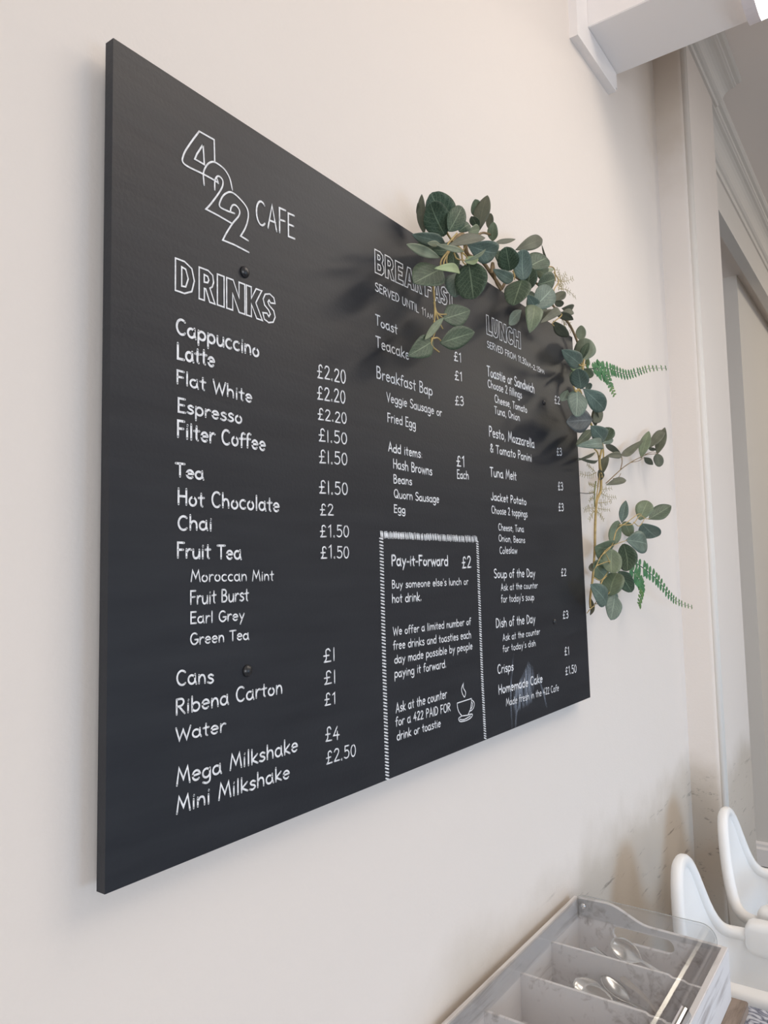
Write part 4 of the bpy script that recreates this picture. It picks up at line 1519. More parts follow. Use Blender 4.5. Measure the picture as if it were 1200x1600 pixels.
# ================================================================== hand lettering
def arc_pts(cx, cy, rx, ry, a0, a1, n=14):
    return [(cx + rx * math.cos(math.radians(a0 + (a1 - a0) * i / n)), cy + ry * math.sin(math.radians(a0 + (a1 - a0) * i / n))) for i in range(n + 1)]
def sm(*p):
    return [tuple(v[:2]) for v in catmull([(q[0], q[1], 0) for q in p], 6)]
A_ = arc_pts
X = .60
G = {
 'a': (.60, [A_(.25, .29, .22, .29, 40, 395), [(.47, .64), (.47, .2), (.55, -.02)]]),
 'b': (.58, [[(.06, 1), (.06, 0)], A_(.29, .29, .23, .29, 160, -160)]),
 'c': (.50, [A_(.28, .3, .24, .3, 55, 310)]),
 'd': (.58, [A_(.27, .29, .23, .29, 20, 340), [(.5, 1), (.5, 0)]]),
 'e': (.54, [[(.05, .31), (.48, .35)] + A_(.27, .3, .22, .3, 12, 315)]),
 'f': (.40, [sm((.40, .96), (.28, 1.0), (.17, .86), (.16, .5), (.15, 0)), [(.0, .58), (.36, .61)]]),
 'g': (.57, [A_(.26, .3, .22, .29, 40, 395), sm((.48, .58), (.49, .1), (.46, -.25), (.28, -.36), (.06, -.27))]),
 'h': (.56, [[(.06, 1), (.06, 0)], sm((.07, .36), (.2, .57), (.38, .55), (.46, .35), (.47, 0))]),
 'i': (.20, [[(.09, .6), (.09, 0)], [(.10, .82), (.11, .86)]]),
 'k': (.50, [[(.06, 1), (.06, 0)], [(.43, .62), (.08, .27), (.46, 0)]]),
 'l': (.20, [[(.09, 1), (.09, 0)]]),
 'm': (.82, [[(.06, .6), (.06, 0)], sm((.07, .36), (.18, .57), (.32, .55), (.39, .3), (.39, 0)), sm((.40, .36), (.52, .57), (.66, .55), (.73, .3), (.73, 0))]),
 'n': (.54, [[(.06, .6), (.06, 0)], sm((.07, .34), (.2, .57), (.37, .55), (.45, .33), (.46, 0))]),
 'o': (.56, [A_(.27, .28, .22, .28, 80, 445)]),
 'p': (.58, [[(.06, .6), (.05, -.38)], A_(.29, .3, .23, .29, 160, -160)]),
 'r': (.40, [[(.06, .6), (.06, 0)], sm((.07, .34), (.16, .53), (.28, .6), (.38, .56))]),
 's': (.46, [sm((.40, .53), (.24, .61), (.09, .5), (.16, .36), (.34, .27), (.40, .13), (.24, .0), (.04, .06))]),
 't': (.40, [sm((.19, .9), (.18, .4), (.19, .1), (.27, 0)), [(.02, .58), (.37, .61)]]),
 'u': (.56, [sm((.06, .6), (.06, .2), (.18, .0), (.38, .06), (.47, .28)), [(.48, .6), (.49, 0)]]),
 'v': (.50, [[(.04, .6), (.24, .02), (.46, .6)]]),
 'w': (.74, [[(.04, .6), (.19, .02), (.36, .5), (.53, .02), (.70, .6)]]),
 'y': (.52, [[(.05, .6), (.27, .06)], [(.48, .6), (.27, .06), (.12, -.36)]]),
 'z': (.48, [[(.05, .59), (.42, .59), (.05, .01), (.44, .01)]]),
 'A': (.66, [[(.04, 0), (.31, 1), (.60, 0)], [(.13, .34), (.52, .34)]]),
 'B': (.60, [[(.07, 0), (.07, 1)], sm((.07, 1), (.36, .97), (.46, .77), (.34, .57), (.08, .53)), sm((.08, .53), (.42, .48), (.52, .25), (.38, .03), (.07, 0))]),
 'C': (.66, [A_(.36, .5, .31, .5, 50, 312)]),
 'D': (.66, [[(.07, 0), (.07, 1)], sm((.07, 1), (.36, .95), (.57, .68), (.57, .36), (.38, .06), (.07, 0))]),
 'E': (.54, [[(.48, 1), (.07, 1), (.07, 0), (.50, 0)], [(.07, .53), (.43, .53)]]),
 'F': (.52, [[(.48, 1), (.07, 1), (.07, 0)], [(.07, .52), (.42, .54)]]),
 'G': (.70, [A_(.36, .5, .31, .5, 50, 345), [(.40, .42), (.66, .42), (.66, .2)]]),
 'H': (.64, [[(.07, 1), (.07, 0)], [(.56, 1), (.56, 0)], [(.07, .52), (.56, .52)]]),
 'I': (.20, [[(.1, 1), (.1, 0)]]),
 'J': (.50, [sm((.40, 1), (.40, .3), (.33, .05), (.15, .0), (.04, .18))]),
 'K': (.60, [[(.07, 1), (.07, 0)], [(.53, 1), (.09, .45), (.56, 0)]]),
 'L': (.54, [[(.07, 1), (.07, .01), (.50, 0)]]),
 'M': (.84, [[(.05, 0), (.17, 1), (.42, .3), (.66, 1), (.79, 0)]]),
 'N': (.66, [[(.07, 0), (.07, 1), (.58, 0), (.58, 1)]]),
 'O': (.74, [A_(.37, .5, .32, .5, 90, 452)]),
 'P': (.56, [[(.07, 0), (.07, 1)], sm((.07, 1), (.38, .98), (.50, .76), (.38, .54), (.08, .48))]),
 'Q': (.76, [A_(.37, .5, .32, .5, 90, 452), [(.42, .26), (.70, -.06)]]),
 'R': (.60, [[(.07, 0), (.07, 1)], sm((.07, 1), (.38, .98), (.49, .78), (.38, .56), (.08, .50)), [(.22, .50), (.55, 0)]]),
 'S': (.58, [sm((.50, .88), (.32, 1.0), (.10, .88), (.12, .64), (.34, .50), (.50, .34), (.46, .08), (.24, 0), (.05, .12))]),
 'T': (.60, [[(.02, .98), (.58, 1)], [(.29, .99), (.29, 0)]]),
 'U': (.64, [sm((.07, 1), (.07, .3), (.18, .02), (.42, .02), (.55, .3), (.56, 1))]),
 'V': (.60, [[(.03, 1), (.29, .01), (.57, 1)]]),
 'W': (.92, [[(.03, 1), (.23, .02), (.45, .78), (.66, .02), (.89, 1)]]),
 '0': (.54, [A_(.26, .5, .21, .5, 90, 452)]),
 '1': (.36, [[(.06, .84), (.24, 1), (.24, 0)]]),
 '2': (.54, [sm((.06, .80), (.18, .98), (.38, .95), (.44, .72), (.28, .38), (.05, .02)), [(.05, .02), (.50, .03)]]),
 '3': (.52, [sm((.06, .88), (.25, 1), (.43, .85), (.38, .62), (.18, .54)), sm((.18, .54), (.42, .46), (.46, .2), (.27, 0), (.04, .1))]),
 '4': (.56, [[(.36, 1), (.05, .34), (.52, .34)], [(.37, .62), (.37, 0)]]),
 '5': (.52, [[(.45, 1), (.12, 1), (.10, .58)], sm((.10, .58), (.30, .64), (.46, .42), (.40, .1), (.22, 0), (.04, .1))]),
 '£': (.58, [sm((.48, .84), (.36, 1), (.20, .90), (.20, .6), (.21, .25), (.08, .0)), [(.06, .01), (.52, .03)], [(.04, .48), (.40, .50)]]),
 '&': (.62, [sm((.56, .05), (.20, .60), (.16, .84), (.30, .98), (.42, .82), (.28, .58), (.07, .28), (.20, .0), (.42, .08), (.56, .42))]),
 '.': (.22, [A_(.10, .05, .035, .045, 0, 360, 8)]),
 ',': (.22, [[(.12, .06), (.06, -.16)]]),
 ':': (.20, [[(.09, .06), (.10, .07)], [(.09, .46), (.10, .47)]]),
 '-': (.36, [[(.05, .36), (.30, .36)]]),
 "'": (.18, [[(.10, 1), (.07, .80)]]),
 ' ': (.34, []),
}
BOARD_X, BOARD_Z, FACE = 0.4142, 1.301, -0.0300

def ribbon(bm, pts, wid, closed=False, lift=0.0004):
    """a brush stroke of constant width lying on the board, round ended"""
    P = [Vector((p[0], p[1])) for p in pts]
    Q = [P[0]]
    for p in P[1:]:
        if (p - Q[-1]).length > 1e-5:
            Q.append(p)
    if closed and (Q[0] - Q[-1]).length < 1e-5:
        Q.pop()
    n = len(Q)
    y = FACE - lift - rng.random() * 0.00015
    def V(q):
        return bm.verts.new((BOARD_X + q.x, y, BOARD_Z + q.y))
    h = wid / 2
    def disc(c):
        vs = [V(c + Vector((math.cos(t), math.sin(t))) * h) for t in [2 * math.pi * k / 8 for k in range(8)]]
        bm.faces.new(vs)
    if n == 1:
        disc(Q[0])
        return
    L, Rr = [], []
    for i, q in enumerate(Q):
        if closed:
            d0, d1 = q - Q[i - 1], Q[(i + 1) % n] - q
        else:
            d0 = q - Q[i - 1] if i else Q[1] - q
            d1 = Q[i + 1] - q if i < n - 1 else q - Q[i - 1]
        d0, d1 = d0.normalized(), d1.normalized()
        t = d0 + d1
        t = t.normalized() if t.length > 1e-4 else d0
        nn = Vector((-t.y, t.x))
        c = max(0.45, abs(nn.dot(Vector((-d0.y, d0.x)))))
        L.append(V(q + nn * h / c))
        Rr.append(V(q - nn * h / c))
    for i in range(n if closed else n - 1):
        j = (i + 1) % n
        bm.faces.new((L[i], Rr[i], Rr[j], L[j]))
    if not closed:
        disc(Q[0])
        disc(Q[-1])

def write(bm, text, u0, v0, u1, v1, cap, weight):
    total = sum(G[c][0] + .07 for c in text) - .10
    sx = (u1 - u0) / total
    pen = 0.0
    wd = weight * (0.0012 + cap * 0.065)
    for c in text:
        adv, strokes = G[c]
        jy, js = rng.uniform(-.025, .025), rng.uniform(.96, 1.05)
        for st in strokes:
            pts = []
            for (x, y) in st:
                f = (pen + x) / total
                pts.append((u0 + (pen + x) * sx, v0 + (v1 - v0) * f + (y * js + jy) * cap))
            ribbon(bm, pts, wd)
        pen += adv + .07

OUT = {
 'D': (.70, [[(0, 0), (0, 1), (.32, 1), (.58, .86), (.67, .5), (.58, .14), (.32, 0)], [(.22, .2), (.22, .80), (.36, .77), (.45, .5), (.36, .22)]]),
 'R': (.70, [[(0, 0), (0, 1), (.38, 1), (.58, .90), (.62, .68), (.56, .52), (.46, .45), (.68, 0), (.45, 0), (.28, .38), (.22, .38), (.22, 0)], [(.21, .58), (.21, .82), (.36, .80), (.41, .70), (.36, .60)]]),
 'I': (.30, [[(0, 0), (0, 1), (.24, 1), (.24, 0)]]),
 'N': (.74, [[(0, 0), (0, 1), (.24, 1), (.46, .48), (.46, 1), (.68, 1), (.68, 0), (.46, 0), (.22, .54), (.22, 0)]]),
 'K': (.74, [[(0, 0), (0, 1), (.22, 1), (.22, .62), (.44, 1), (.70, 1), (.42, .52), (.72, 0), (.46, 0), (.22, .42), (.22, 0)]]),
 'S': (.66, [[(.38, .70), (.60, .74), (.54, .92), (.34, 1), (.12, .93), (.02, .74), (.09, .55), (.28, .43), (.36, .31), (.29, .21), (.20, .30), (0, .27), (.07, .07), (.28, 0), (.50, .07), (.60, .27), (.53, .47), (.31, .60), (.25, .70), (.31, .78)]]),
 'B': (.66, [[(0, 0), (0, 1), (.38, 1), (.56, .90), (.58, .70), (.50, .54), (.61, .40), (.62, .16), (.46, 0)], [(.20, .62), (.20, .83), (.34, .82), (.38, .72), (.33, .63)], [(.20, .17), (.20, .42), (.36, .41), (.41, .29), (.36, .18)]]),
 'E': (.60, [[(0, 0), (0, 1), (.54, 1), (.54, .80), (.22, .80), (.22, .60), (.48, .60), (.48, .42), (.22, .42), (.22, .20), (.55, .20), (.55, 0)]]),
 'A': (.74, [[(0, 0), (.24, 1), (.46, 1), (.70, 0), (.48, 0), (.44, .19), (.27, .19), (.22, 0)], [(.30, .36), (.355, .72), (.41, .36)]]),
 'F': (.58, [[(0, 0), (0, 1), (.54, 1), (.54, .80), (.22, .80), (.22, .58), (.48, .58), (.48, .39), (.22, .39), (.22, 0)]]),
 'T': (.62, [[(.19, 0), (.19, .80), (0, .80), (0, 1), (.60, 1), (.60, .80), (.41, .80), (.41, 0)]]),
 'L': (.56, [[(0, 0), (0, 1), (.22, 1), (.22, .20), (.52, .20), (.52, 0)]]),
 'U': (.72, [[(0, 1), (0, .30), (.10, .07), (.33, 0), (.56, .07), (.66, .30), (.66, 1), (.44, 1), (.44, .32), (.33, .20), (.22, .32), (.22, 1)]]),
 'C': (.70, [[(.42, .68), (.62, .74), (.54, .93), (.34, 1), (.12, .90), (0, .62), (0, .38), (.12, .10), (.34, 0), (.54, .07), (.62, .26), (.42, .33), (.33, .20), (.23, .36), (.23, .64), (.33, .80)]]),
 'H': (.72, [[(0, 0), (0, 1), (.22, 1), (.22, .62), (.44, .62), (.44, 1), (.66, 1), (.66, 0), (.44, 0), (.44, .42), (.22, .42), (.22, 0)]]),
}
# ------------------------------------------------------------------ the menu board
menu = thing('menu_board', 'large black chalkboard menu with white hand lettering fixed to the cream wall', 'menu board', loc=(1.0, 0.0, 1.301))
def on_board(name, bm, mat, sh=False):
    o = obj(name, bm, mat, None, sh)
    o.parent = menu
    o.matrix_parent_inverse = Matrix.Translation(-Vector(menu.location))
    return o
b = bmesh.new()
prism(b, [(0.4143, 1.3009), (1.6228, 1.3007), (1.6056, 2.1077), (0.4141, 2.1087)], 'y', FACE, FACE + 0.0125)
bmesh.ops.remove_doubles(b, verts=b.verts[:], dist=1e-6)
on_board('panel', b, M['board'])
for blk, lines in TEXT:
    if blk == 'logo':
        continue
    b = bmesh.new()
    for L in lines:
        write(b, *L)
    on_board(blk, b, M['ink'])
for nm, letters in HEADINGS:
    b = bmesh.new()
    for c, u0, v0, u1, v1, h0, h1 in letters:
        adv, loops = OUT[c]
        wmax = max(q[0] for lp in loops for q in lp)
        for lp in loops:
            pts = []
            for (x, y) in lp:
                f = .03 + .94 * x / wmax
                pts.append((u0 + (u1 - u0) * f, v0 + (v1 - v0) * f + y * (h0 + (h1 - h0) * f)))
            ribbon(b, pts, 0.0018, True)
    on_board(nm, b, M['ink'])
b = bmesh.new()
for k, st in enumerate(LOGO):
    pts = st if k in (0, 2) else [tuple(v[:2]) for v in catmull([(p[0], p[1], 0) for p in st], 6)]
    if k in (4, 6, 7):       # keep the sharp feet of the twos sharp
        cut = {4: 8, 6: 10, 7: 8}[k]
        a = [tuple(v[:2]) for v in catmull([(p[0], p[1], 0) for p in st[:cut + 1]], 6)]
        pts = a + list(st[cut + 1:])
    ribbon(b, pts, 0.0020)
for L in dict(TEXT)['logo']:
    write(b, *L)
on_board('logo', b, M['ink'])
b = bmesh.new()
for st in CUP:
    pts = [tuple(v[:2]) for v in catmull([(p[0], p[1], 0) for p in st], 5)] if len(st) > 2 else st
    ribbon(b, pts, 0.0017)
on_board('cup_drawing', b, M['ink'])
b = bmesh.new()
for u0, v0, u1, v1 in DASH:
    ribbon(b, [(u0, v0), (u1, v1)], 0.0021)
on_board('dashed_border', b, M['ink'])
# wiped chalk smear
b = bmesh.new()
lay = b.loops.layers.float_color.new('cover')
cx = sum(p[0] for p in SMUDGE) / len(SMUDGE)
cy = sum(p[1] for p in SMUDGE) / len(SMUDGE)
def smear_loop(rings):
    vs = [[b.verts.new((BOARD_X + q[0], FACE - 0.0002, BOARD_Z + q[1])) for q in r] for r, c in rings]
    for i in range(len(rings) - 1):
        n = len(vs[i])
        for k in range(n):
            f = b.faces.new((vs[i][k], vs[i][(k + 1) % n], vs[i + 1][(k + 1) % n], vs[i + 1][k]))
            for lp, c in zip(f.loops, (rings[i][1], rings[i][1], rings[i + 1][1], rings[i + 1][1])):
                lp[lay] = (c, c, c, 1)
    f = b.faces.new(vs[-1])
    for lp in f.loops:
        c = rings[-1][1]
        lp[lay] = (c, c, c, 1)
sc = lambda s: [(cx + (p[0] - cx) * s, cy + (p[1] - cy) * s) for p in SMUDGE]
smear_loop([(sc(1.12), 0.0), (sc(.85), .75), (sc(.4), 1.0)])
for st in STREAKS:
    P = [tuple(v[:2]) for v in catmull([(p[0], p[1], 0) for p in st], 4)]
    for i in range(len(P) - 1):
        f0 = math.sin(math.pi * i / (len(P) - 1)) * .8 + .1
        f1 = math.sin(math.pi * (i + 1) / (len(P) - 1)) * .8 + .1
        w_ = 0.003
        vs = [b.verts.new((BOARD_X + q[0] + s * w_, FACE - 0.0003, BOARD_Z + q[1])) for q, s in ((P[i], -1), (P[i], 1), (P[i + 1], 1), (P[i + 1], -1))]
        f = b.faces.new(vs)
        for lp, c in zip(f.loops, (f0, f0, f1, f1)):
            lp[lay] = (c * .7, c * .7, c * .7, 1)
on_board('chalk_smear', b, M['smear'])
for i, (u, v) in enumerate(BOLTS):
    b = bmesh.new()
    r = 0.0068 if i < 2 else 0.0055
    bmesh.ops.create_uvsphere(b, u_segments=20, v_segments=12, radius=r)
    for q in b.verts:
        q.co = Vector((BOARD_X + u + q.co.x, FACE - max(0, q.co.z) * 0.75, BOARD_Z + v + q.co.y))
    tube(b, [(BOARD_X + u, FACE + 0.001, BOARD_Z + v), (BOARD_X + u, -0.0005, BOARD_Z + v)], 0.006, seg=14)
    on_board('bolt', b, M['bolt'], True)

# ------------------------------------------------------------------ lamp under the beam
lamp = thing('ceiling_light', 'long white strip light with glowing opal cover under the boxed beam', 'light', loc=(1.98, -0.9, 3.0))
def child(name, bm, mat, root, sh=False):
    o = obj(name, bm, mat, None, sh)
    o.parent = root
    o.matrix_parent_inverse = Matrix.Translation(-Vector(root.location))
    return o
def lamp_prof(g):
    pr = [(1.875 + g, 3.0), (1.875 + g, 2.992)]
    for i in range(13):
        t = math.pi * i / 12
        pr.append((1.9725 - (0.0975 - g) * math.cos(t), 2.992 - (0.024 - g * .3) * math.sin(t)))
    return pr + [(2.07 - g, 2.992), (2.07 - g, 3.0)]
b = bmesh.new()
prism(b, lamp_prof(0.0), 'y', -0.398, -0.37)
child('end_cap', b, M['cap'], lamp)
b = bmesh.new()
prism(b, lamp_prof(0.0), 'y', -1.63, -1.602)
child('end_cap', b, M['cap'], lamp)
b = bmesh.new()
prism(b, lamp_prof(0.002), 'y', -1.602, -0.398)
child('diffuser', b, M['lamp'], lamp)

# ------------------------------------------------------------------ eucalyptus garland
gar = thing('eucalyptus_garland', 'artificial eucalyptus and fern garland draped over the top right corner of the black menu board', 'garland', loc=(1.6, 0.0, 1.6))
def add_leaf(bm, uvl, B, T, W, seed):
    r = random.Random(seed)
    B, T, W = Vector(B), Vector(T), Vector(W)
    ax = T - B
    B, T = B - ax * .05, T + ax * .05
    W = W * 1.13
    ax = T - B
    N = ax.cross(W).normalized()
    if N.y > 0:
        N = -N
    ln = ax.length
    ratio = 2 * W.length / ln
    # round leaves are broad low down, narrow ones lance shaped
    pw = .55 if ratio > .7 else (.68 if ratio > .45 else .95)
    pos = .46 if ratio > .7 else .45
    bend = r.uniform(-.10, .16) * ln
    cup_ = r.uniform(.06, .20) * W.length
    nv, nu = 18, 6
    g = []
    for i in range(nv + 1):
        t = i / nv
        if t <= pos:
            q = math.sin(math.pi / 2 * (t / pos)) ** pw
        else:
            q = math.cos(math.pi / 2 * ((t - pos) / (1 - pos))) ** (pw * .78)
        q = max(q, .12 if ratio > .6 else .03)
        c = B + ax * t + N * bend * math.sin(math.pi * t)
        row = []
        for k in range(nu + 1):
            s = -1 + 2 * k / nu
            wob = 1 + .03 * math.sin(7 * t + seed + (2 if s > 0 else 0))
            row.append(bm.verts.new(c + W * s * q * wob + N * (cup_ * (abs(s) ** 1.4) * q)))
        g.append(row)
    for i in range(nv):
        for k in range(nu):
            f = bm.faces.new((g[i][k], g[i][k + 1], g[i + 1][k + 1], g[i + 1][k]))
            f.smooth = True
            for lp, (a, c) in zip(f.loops, ((k, i), (k + 1, i), (k + 1, i + 1), (k, i + 1))):
                lp[uvl].uv = (a / nu, c / nv)
    return bm

MI = Matrix.Translation(-Vector(gar.location))
def on_gar(name, bm, mats, parent=None, sh=False, thick=0.0):
    o = obj(name, bm, mats, None, sh)
    o.parent = parent or gar
    if parent is None:
        o.matrix_parent_inverse = MI
    if thick:
        md = o.modifiers.new('thickness', 'SOLIDIFY')
        md.thickness = thick
        md.offset = 0
    return o
STEMM = [M['stem'], M['bark'], M['gstem'], M['twig']]
stemd = dict(STEMS)
def stem_mesh(items):
    bm = bmesh.new()
    for pts, r, mi in items:
        f0 = len(bm.faces)
        tube(bm, catmull(pts, 6), r, r * .72, seg=8)
        bm.faces.ensure_lookup_table()
        for f in bm.faces[f0:]:
            f.material_index = mi
            f.smooth = True
    # little knuckles where leaves were attached
    return bm
on_gar('main_stem', stem_mesh(stemd['main']), STEMM)
for sp_, leaves in LEAVES:
    if sp_ in stemd:
        bm = stem_mesh(stemd[sp_])
    else:
        bm = bmesh.new()
        for L in leaves[:3]:
            tube(bm, [L[0:3], Vector(L[0:3]) + Vector((0.004, 0.01, 0.012))], .0014, seg=6)
    twig = on_gar('sprig', bm, STEMM)
    bm = bmesh.new()
    uvl = bm.loops.layers.uv.new('UVMap')
    for i, L in enumerate(leaves):
        f0 = len(bm.faces)
        add_leaf(bm, uvl, L[0:3], L[3:6], L[6:9], i * 3 + len(leaves))
        bm.faces.ensure_lookup_table()
        for f in bm.faces[f0:]:
            f.material_index = L[9]
    on_gar('leaves', bm, LEAFM, twig, thick=0.0006)
CAMV = Vector((-.80, -.58, -.1))
for pts, l0, l1, n, both in FERNS:
    path = catmull(pts, 10)
    bm = bmesh.new()
    tube(bm, path, .0013, .0005, seg=6)
    fr = on_gar('fern_frond', bm, M['fstem'], sh=True)
    bm = bmesh.new()
    uvl = bm.loops.layers.uv.new('UVMap')
    for i in range(n):
        t = (i + .6) / n
        q = t * (len(path) - 1)
        k = min(int(q), len(path) - 2)
        p = path[k].lerp(path[k + 1], q - k)
        d = (path[k + 1] - path[k]).normalized()
        sd = d.cross(Vector((-.3, -.95, -.05))).normalized()
        ln = (l0 + (l1 - l0) * t) * min(1, .45 + t * 5)
        for s in (-1, 1):
            f0 = len(bm.faces)
            dr = (sd * s + d * .30 + Vector((0, -.12 * s, 0))).normalized()
            wv = dr.cross(Vector((-.45, -.85, .1))).normalized() * max(ln * .20, .0015)
            add_leaf(bm, uvl, p, p + dr * ln * rng.uniform(.86, 1.05), wv, i)
            bm.faces.ensure_lookup_table()
            for f in bm.faces[f0:]:
                f.material_index = 1 if (t > .72 and rng.random() < .45) else 0
    on_gar('leaflets', bm, [M['fern'], M['fern2']], fr, thick=0.0005)
bm = bmesh.new()
for pts, n, ln in WISPS:
    path = catmull(pts, 8)
    tube(bm, path, .0008, .0003, seg=5)
    for i in range(n):
        q = (i + .7) / n * (len(path) - 1)
        k = min(int(q), len(path) - 2)
        p = path[k]
        d = (path[k + 1] - path[k]).normalized()
        for s in (-1, 1):
            sd = d.cross(Vector((-.4, -.9, 0))).normalized() * s
            e = p + (d * .8 + sd + Vector((0, rng.uniform(-.3, .3), 0))).normalized() * ln * (1 - .5 * i / n)
            md = p.lerp(e, .5) + d * ln * .06
            tube(bm, [p, md, e], .00055, .0003, seg=4, caps=False)
            for j in (.45, .75):
                c = p.lerp(e, j)
                tube(bm, [c, c + (d * .9 + sd * .2).normalized() * ln * .28], .0004, .0002, seg=4, caps=False)
on_gar('wispy_twig', bm, M['wisp'], sh=True)

# ------------------------------------------------------------------ table, plank and cutlery box
tbl = thing('side_table', 'table with dark veined marble-effect top under the cutlery box', 'table', loc=(1.1, -0.3, 0.0))
b = bmesh.new()
box(b, 0.20, 1.575, -0.62, -0.004, 0.742, 0.768, 0.004)
child('table_top', b, M['marble'], tbl)
for x in (0.24, 1.53):
    for y in (-0.58, -0.05):
        b = bmesh.new()
        box(b, x - .02, x + .02, y - .02, y + .02, 0.0, 0.742, 0.003)
        child('leg', b, M['plank'], tbl)
b = bmesh.new()
box(b, 0.90, 1.546, -0.332, -0.006, 0.768, 0.788, 0.0015)
tag(obj('wooden_board', b, M['plank']), 'brown wooden board lying under the whitewashed cutlery box', 'board')

cb = thing('cutlery_box', 'whitewashed wooden cutlery box with clear acrylic cover on the brown board', 'cutlery box', loc=(1.25, -0.16, 0.788))
BX0, BX1 = 0.975, 1.535
b = bmesh.new()
box(b, BX0 + .009, BX1 - .009, -0.295, -0.020, 0.788, 0.796)
child('base', b, M['wash'], cb)
b = bmesh.new()
box(b, BX0, BX1, -0.020, -0.010, 0.788, 0.907, 0.0012)
child('back_panel', b, M['wash'], cb)
b = bmesh.new()
box(b, BX0, BX1, -0.306, -0.295, 0.788, 0.881, 0.0012)
child('front_panel', b, M['wash'], cb)
def slot_pts():
    r = .0135
    pts = []
    for i in range(9):
        t = math.pi / 2 + math.pi * i / 8
        pts.append((-.197 + r * math.cos(t), .8565 + r * math.sin(t)))
    for i in range(9):
        t = -math.pi / 2 + math.pi * i / 8
        pts.append((-.105 + r * math.cos(t), .8565 + r * math.sin(t)))
    return pts
curve = [(-.020, .788), (-.020, .907), (-.075, .909)]
for i in range(11):
    t = i / 10
    curve.append((-.082 - .083 * t, .909 - .026 * (t * t * (3 - 2 * t))))
curve += [(-.295, .881), (-.295, .788)]
b = bmesh.new()
prism(b, curve, 'x', BX1 - .009, BX1, [slot_pts()])
child('end_panel', b, M['wash'], cb)
b = bmesh.new()
prism(b, curve, 'x', BX0, BX0 + .009, [slot_pts()])
child('end_panel', b, M['wash'], cb)
for x in (1.392, 1.257, 1.121):
    b = bmesh.new()
    prism(b, [(-.020, .796), (-.020, .874), (-.236, .874), (-.242, .871), (-.262, .871), (-.268, .868), (-.295, .868), (-.295, .796)], 'x', x - .003, x + .003)
    child('divider', b, M['wash'], cb)
# acrylic cover: shallow lid rolled over at the front
prof = [(-.0225, .874), (-.0225, .912), (-.030, .9165), (-.262, .9175)]
for i in range(1, 8):
    t = math.pi / 2 * i / 7
    prof.append((-.262 - .027 * math.sin(t), .8905 + .027 * math.cos(t)))
prof.append((-.289, .880))
def shell(pr, th):
    inn = []
    for i, p in enumerate(pr):
        a = Vector(pr[max(i - 1, 0)])
        c = Vector(pr[min(i + 1, len(pr) - 1)])
        d = (c - a).normalized()
        inn.append((p[0] - d.y * th, p[1] + d.x * th))
    return inn
inn = shell(prof, .0025)
b = bmesh.new()
prism(b, prof + list(reversed(inn)), 'x', BX0 + .012, BX1 - .0125)
lid = child('lid', b, M['acrylic'], cb)
def lid_edge(o):
    for f in o.data.polygons:
        if abs(f.normal.x) < .5 and f.center.z > .88:
            f.material_index = 1
    return o
b = bmesh.new()
endp = prof[:-1] + [(-.289, .884), (-.2885, .874)]
prism(b, endp, 'x', BX1 - .0125, BX1 - .0095)
lid_edge(child('lid_end', b, [M['acrylic'], M['edge']], cb))
b = bmesh.new()
prism(b, endp, 'x', BX0 + .0095, BX0 + .0125)
lid_edge(child('lid_end', b, [M['acrylic'], M['edge']], cb))
b = bmesh.new()
bmesh.ops.create_uvsphere(b, u_segments=16, v_segments=10, radius=.006)
for q in b.verts:
    q.co = Vector((BX1 - .0130 - max(0, q.co.z) * .7, -.034 + q.co.x, .8955 + q.co.y))
child('screw', b, M['chrome'], cb, True)
b = bmesh.new()
hp = [(-.2895 - .015 * math.sin(math.pi * i / 16), .8805 + .015 * math.cos(math.pi * i / 16)) for i in range(17)]
prism(b, hp, 'x', 1.10, 1.268)
child('handle', b, M['chrome'], cb)

# ------------------------------------------------------------------ cutlery
def spoon_mesh(ln=.185, bw=.0215, bl=.062):
    bm = bmesh.new()
    rows = []
    n = 34
    for i in range(n + 1):
        t = i / n
        x = t * ln
        if x < bl:
            q = x / bl
            w_ = bw * math.sin(math.pi * min(1, q * .93 + .035)) ** .6 * (1 - .18 * q)
            dep = .0095 * math.sin(math.pi * q) ** .8
            w_ = max(w_, .0024 if q > .5 else .0008)
            zc = 0
        else:
            q = (x - bl) / (ln - bl)
            w_ = .0024 + .0052 * q ** 1.6
            if q > .95:
                w_ *= math.sqrt(max(.05, 1 - ((q - .95) / .05) ** 2))
            dep = 0
            zc = .016 * math.sin(min(1, q * 1.6) * math.pi / 2) - .012 * q * q
        row = []
        for k in range(9):
            s = -1 + k / 4
            row.append(bm.verts.new((x, s * w_, zc - dep * (1 - s * s))))
        rows.append(row)
    for i in range(n):
        for k in range(8):
            bm.faces.new((rows[i][k], rows[i + 1][k], rows[i + 1][k + 1], rows[i][k + 1]))
    return bm
def fork_mesh():
    bm = bmesh.new()
    out = [(.185, .006), (.12, .004), (.062, .003), (.052, .011), (.045, .0118), (.002, .0112), (0, .0095), (.002, .0082), (.036, .0072), (.036, .0052), (.002, .0048), (0, .0033), (.002, .0018), (.036, .0012)]
    full = out + [(p[0], -p[1]) for p in reversed(out)]
    prism(bm, full, 'z', 0, .0018)
    for v in bm.verts:
        v.co.z += .010 * math.sin(v.co.x / .185 * math.pi) + (.012 * (1 - v.co.x / .06) ** 2 if v.co.x < .06 else 0)
    return bm
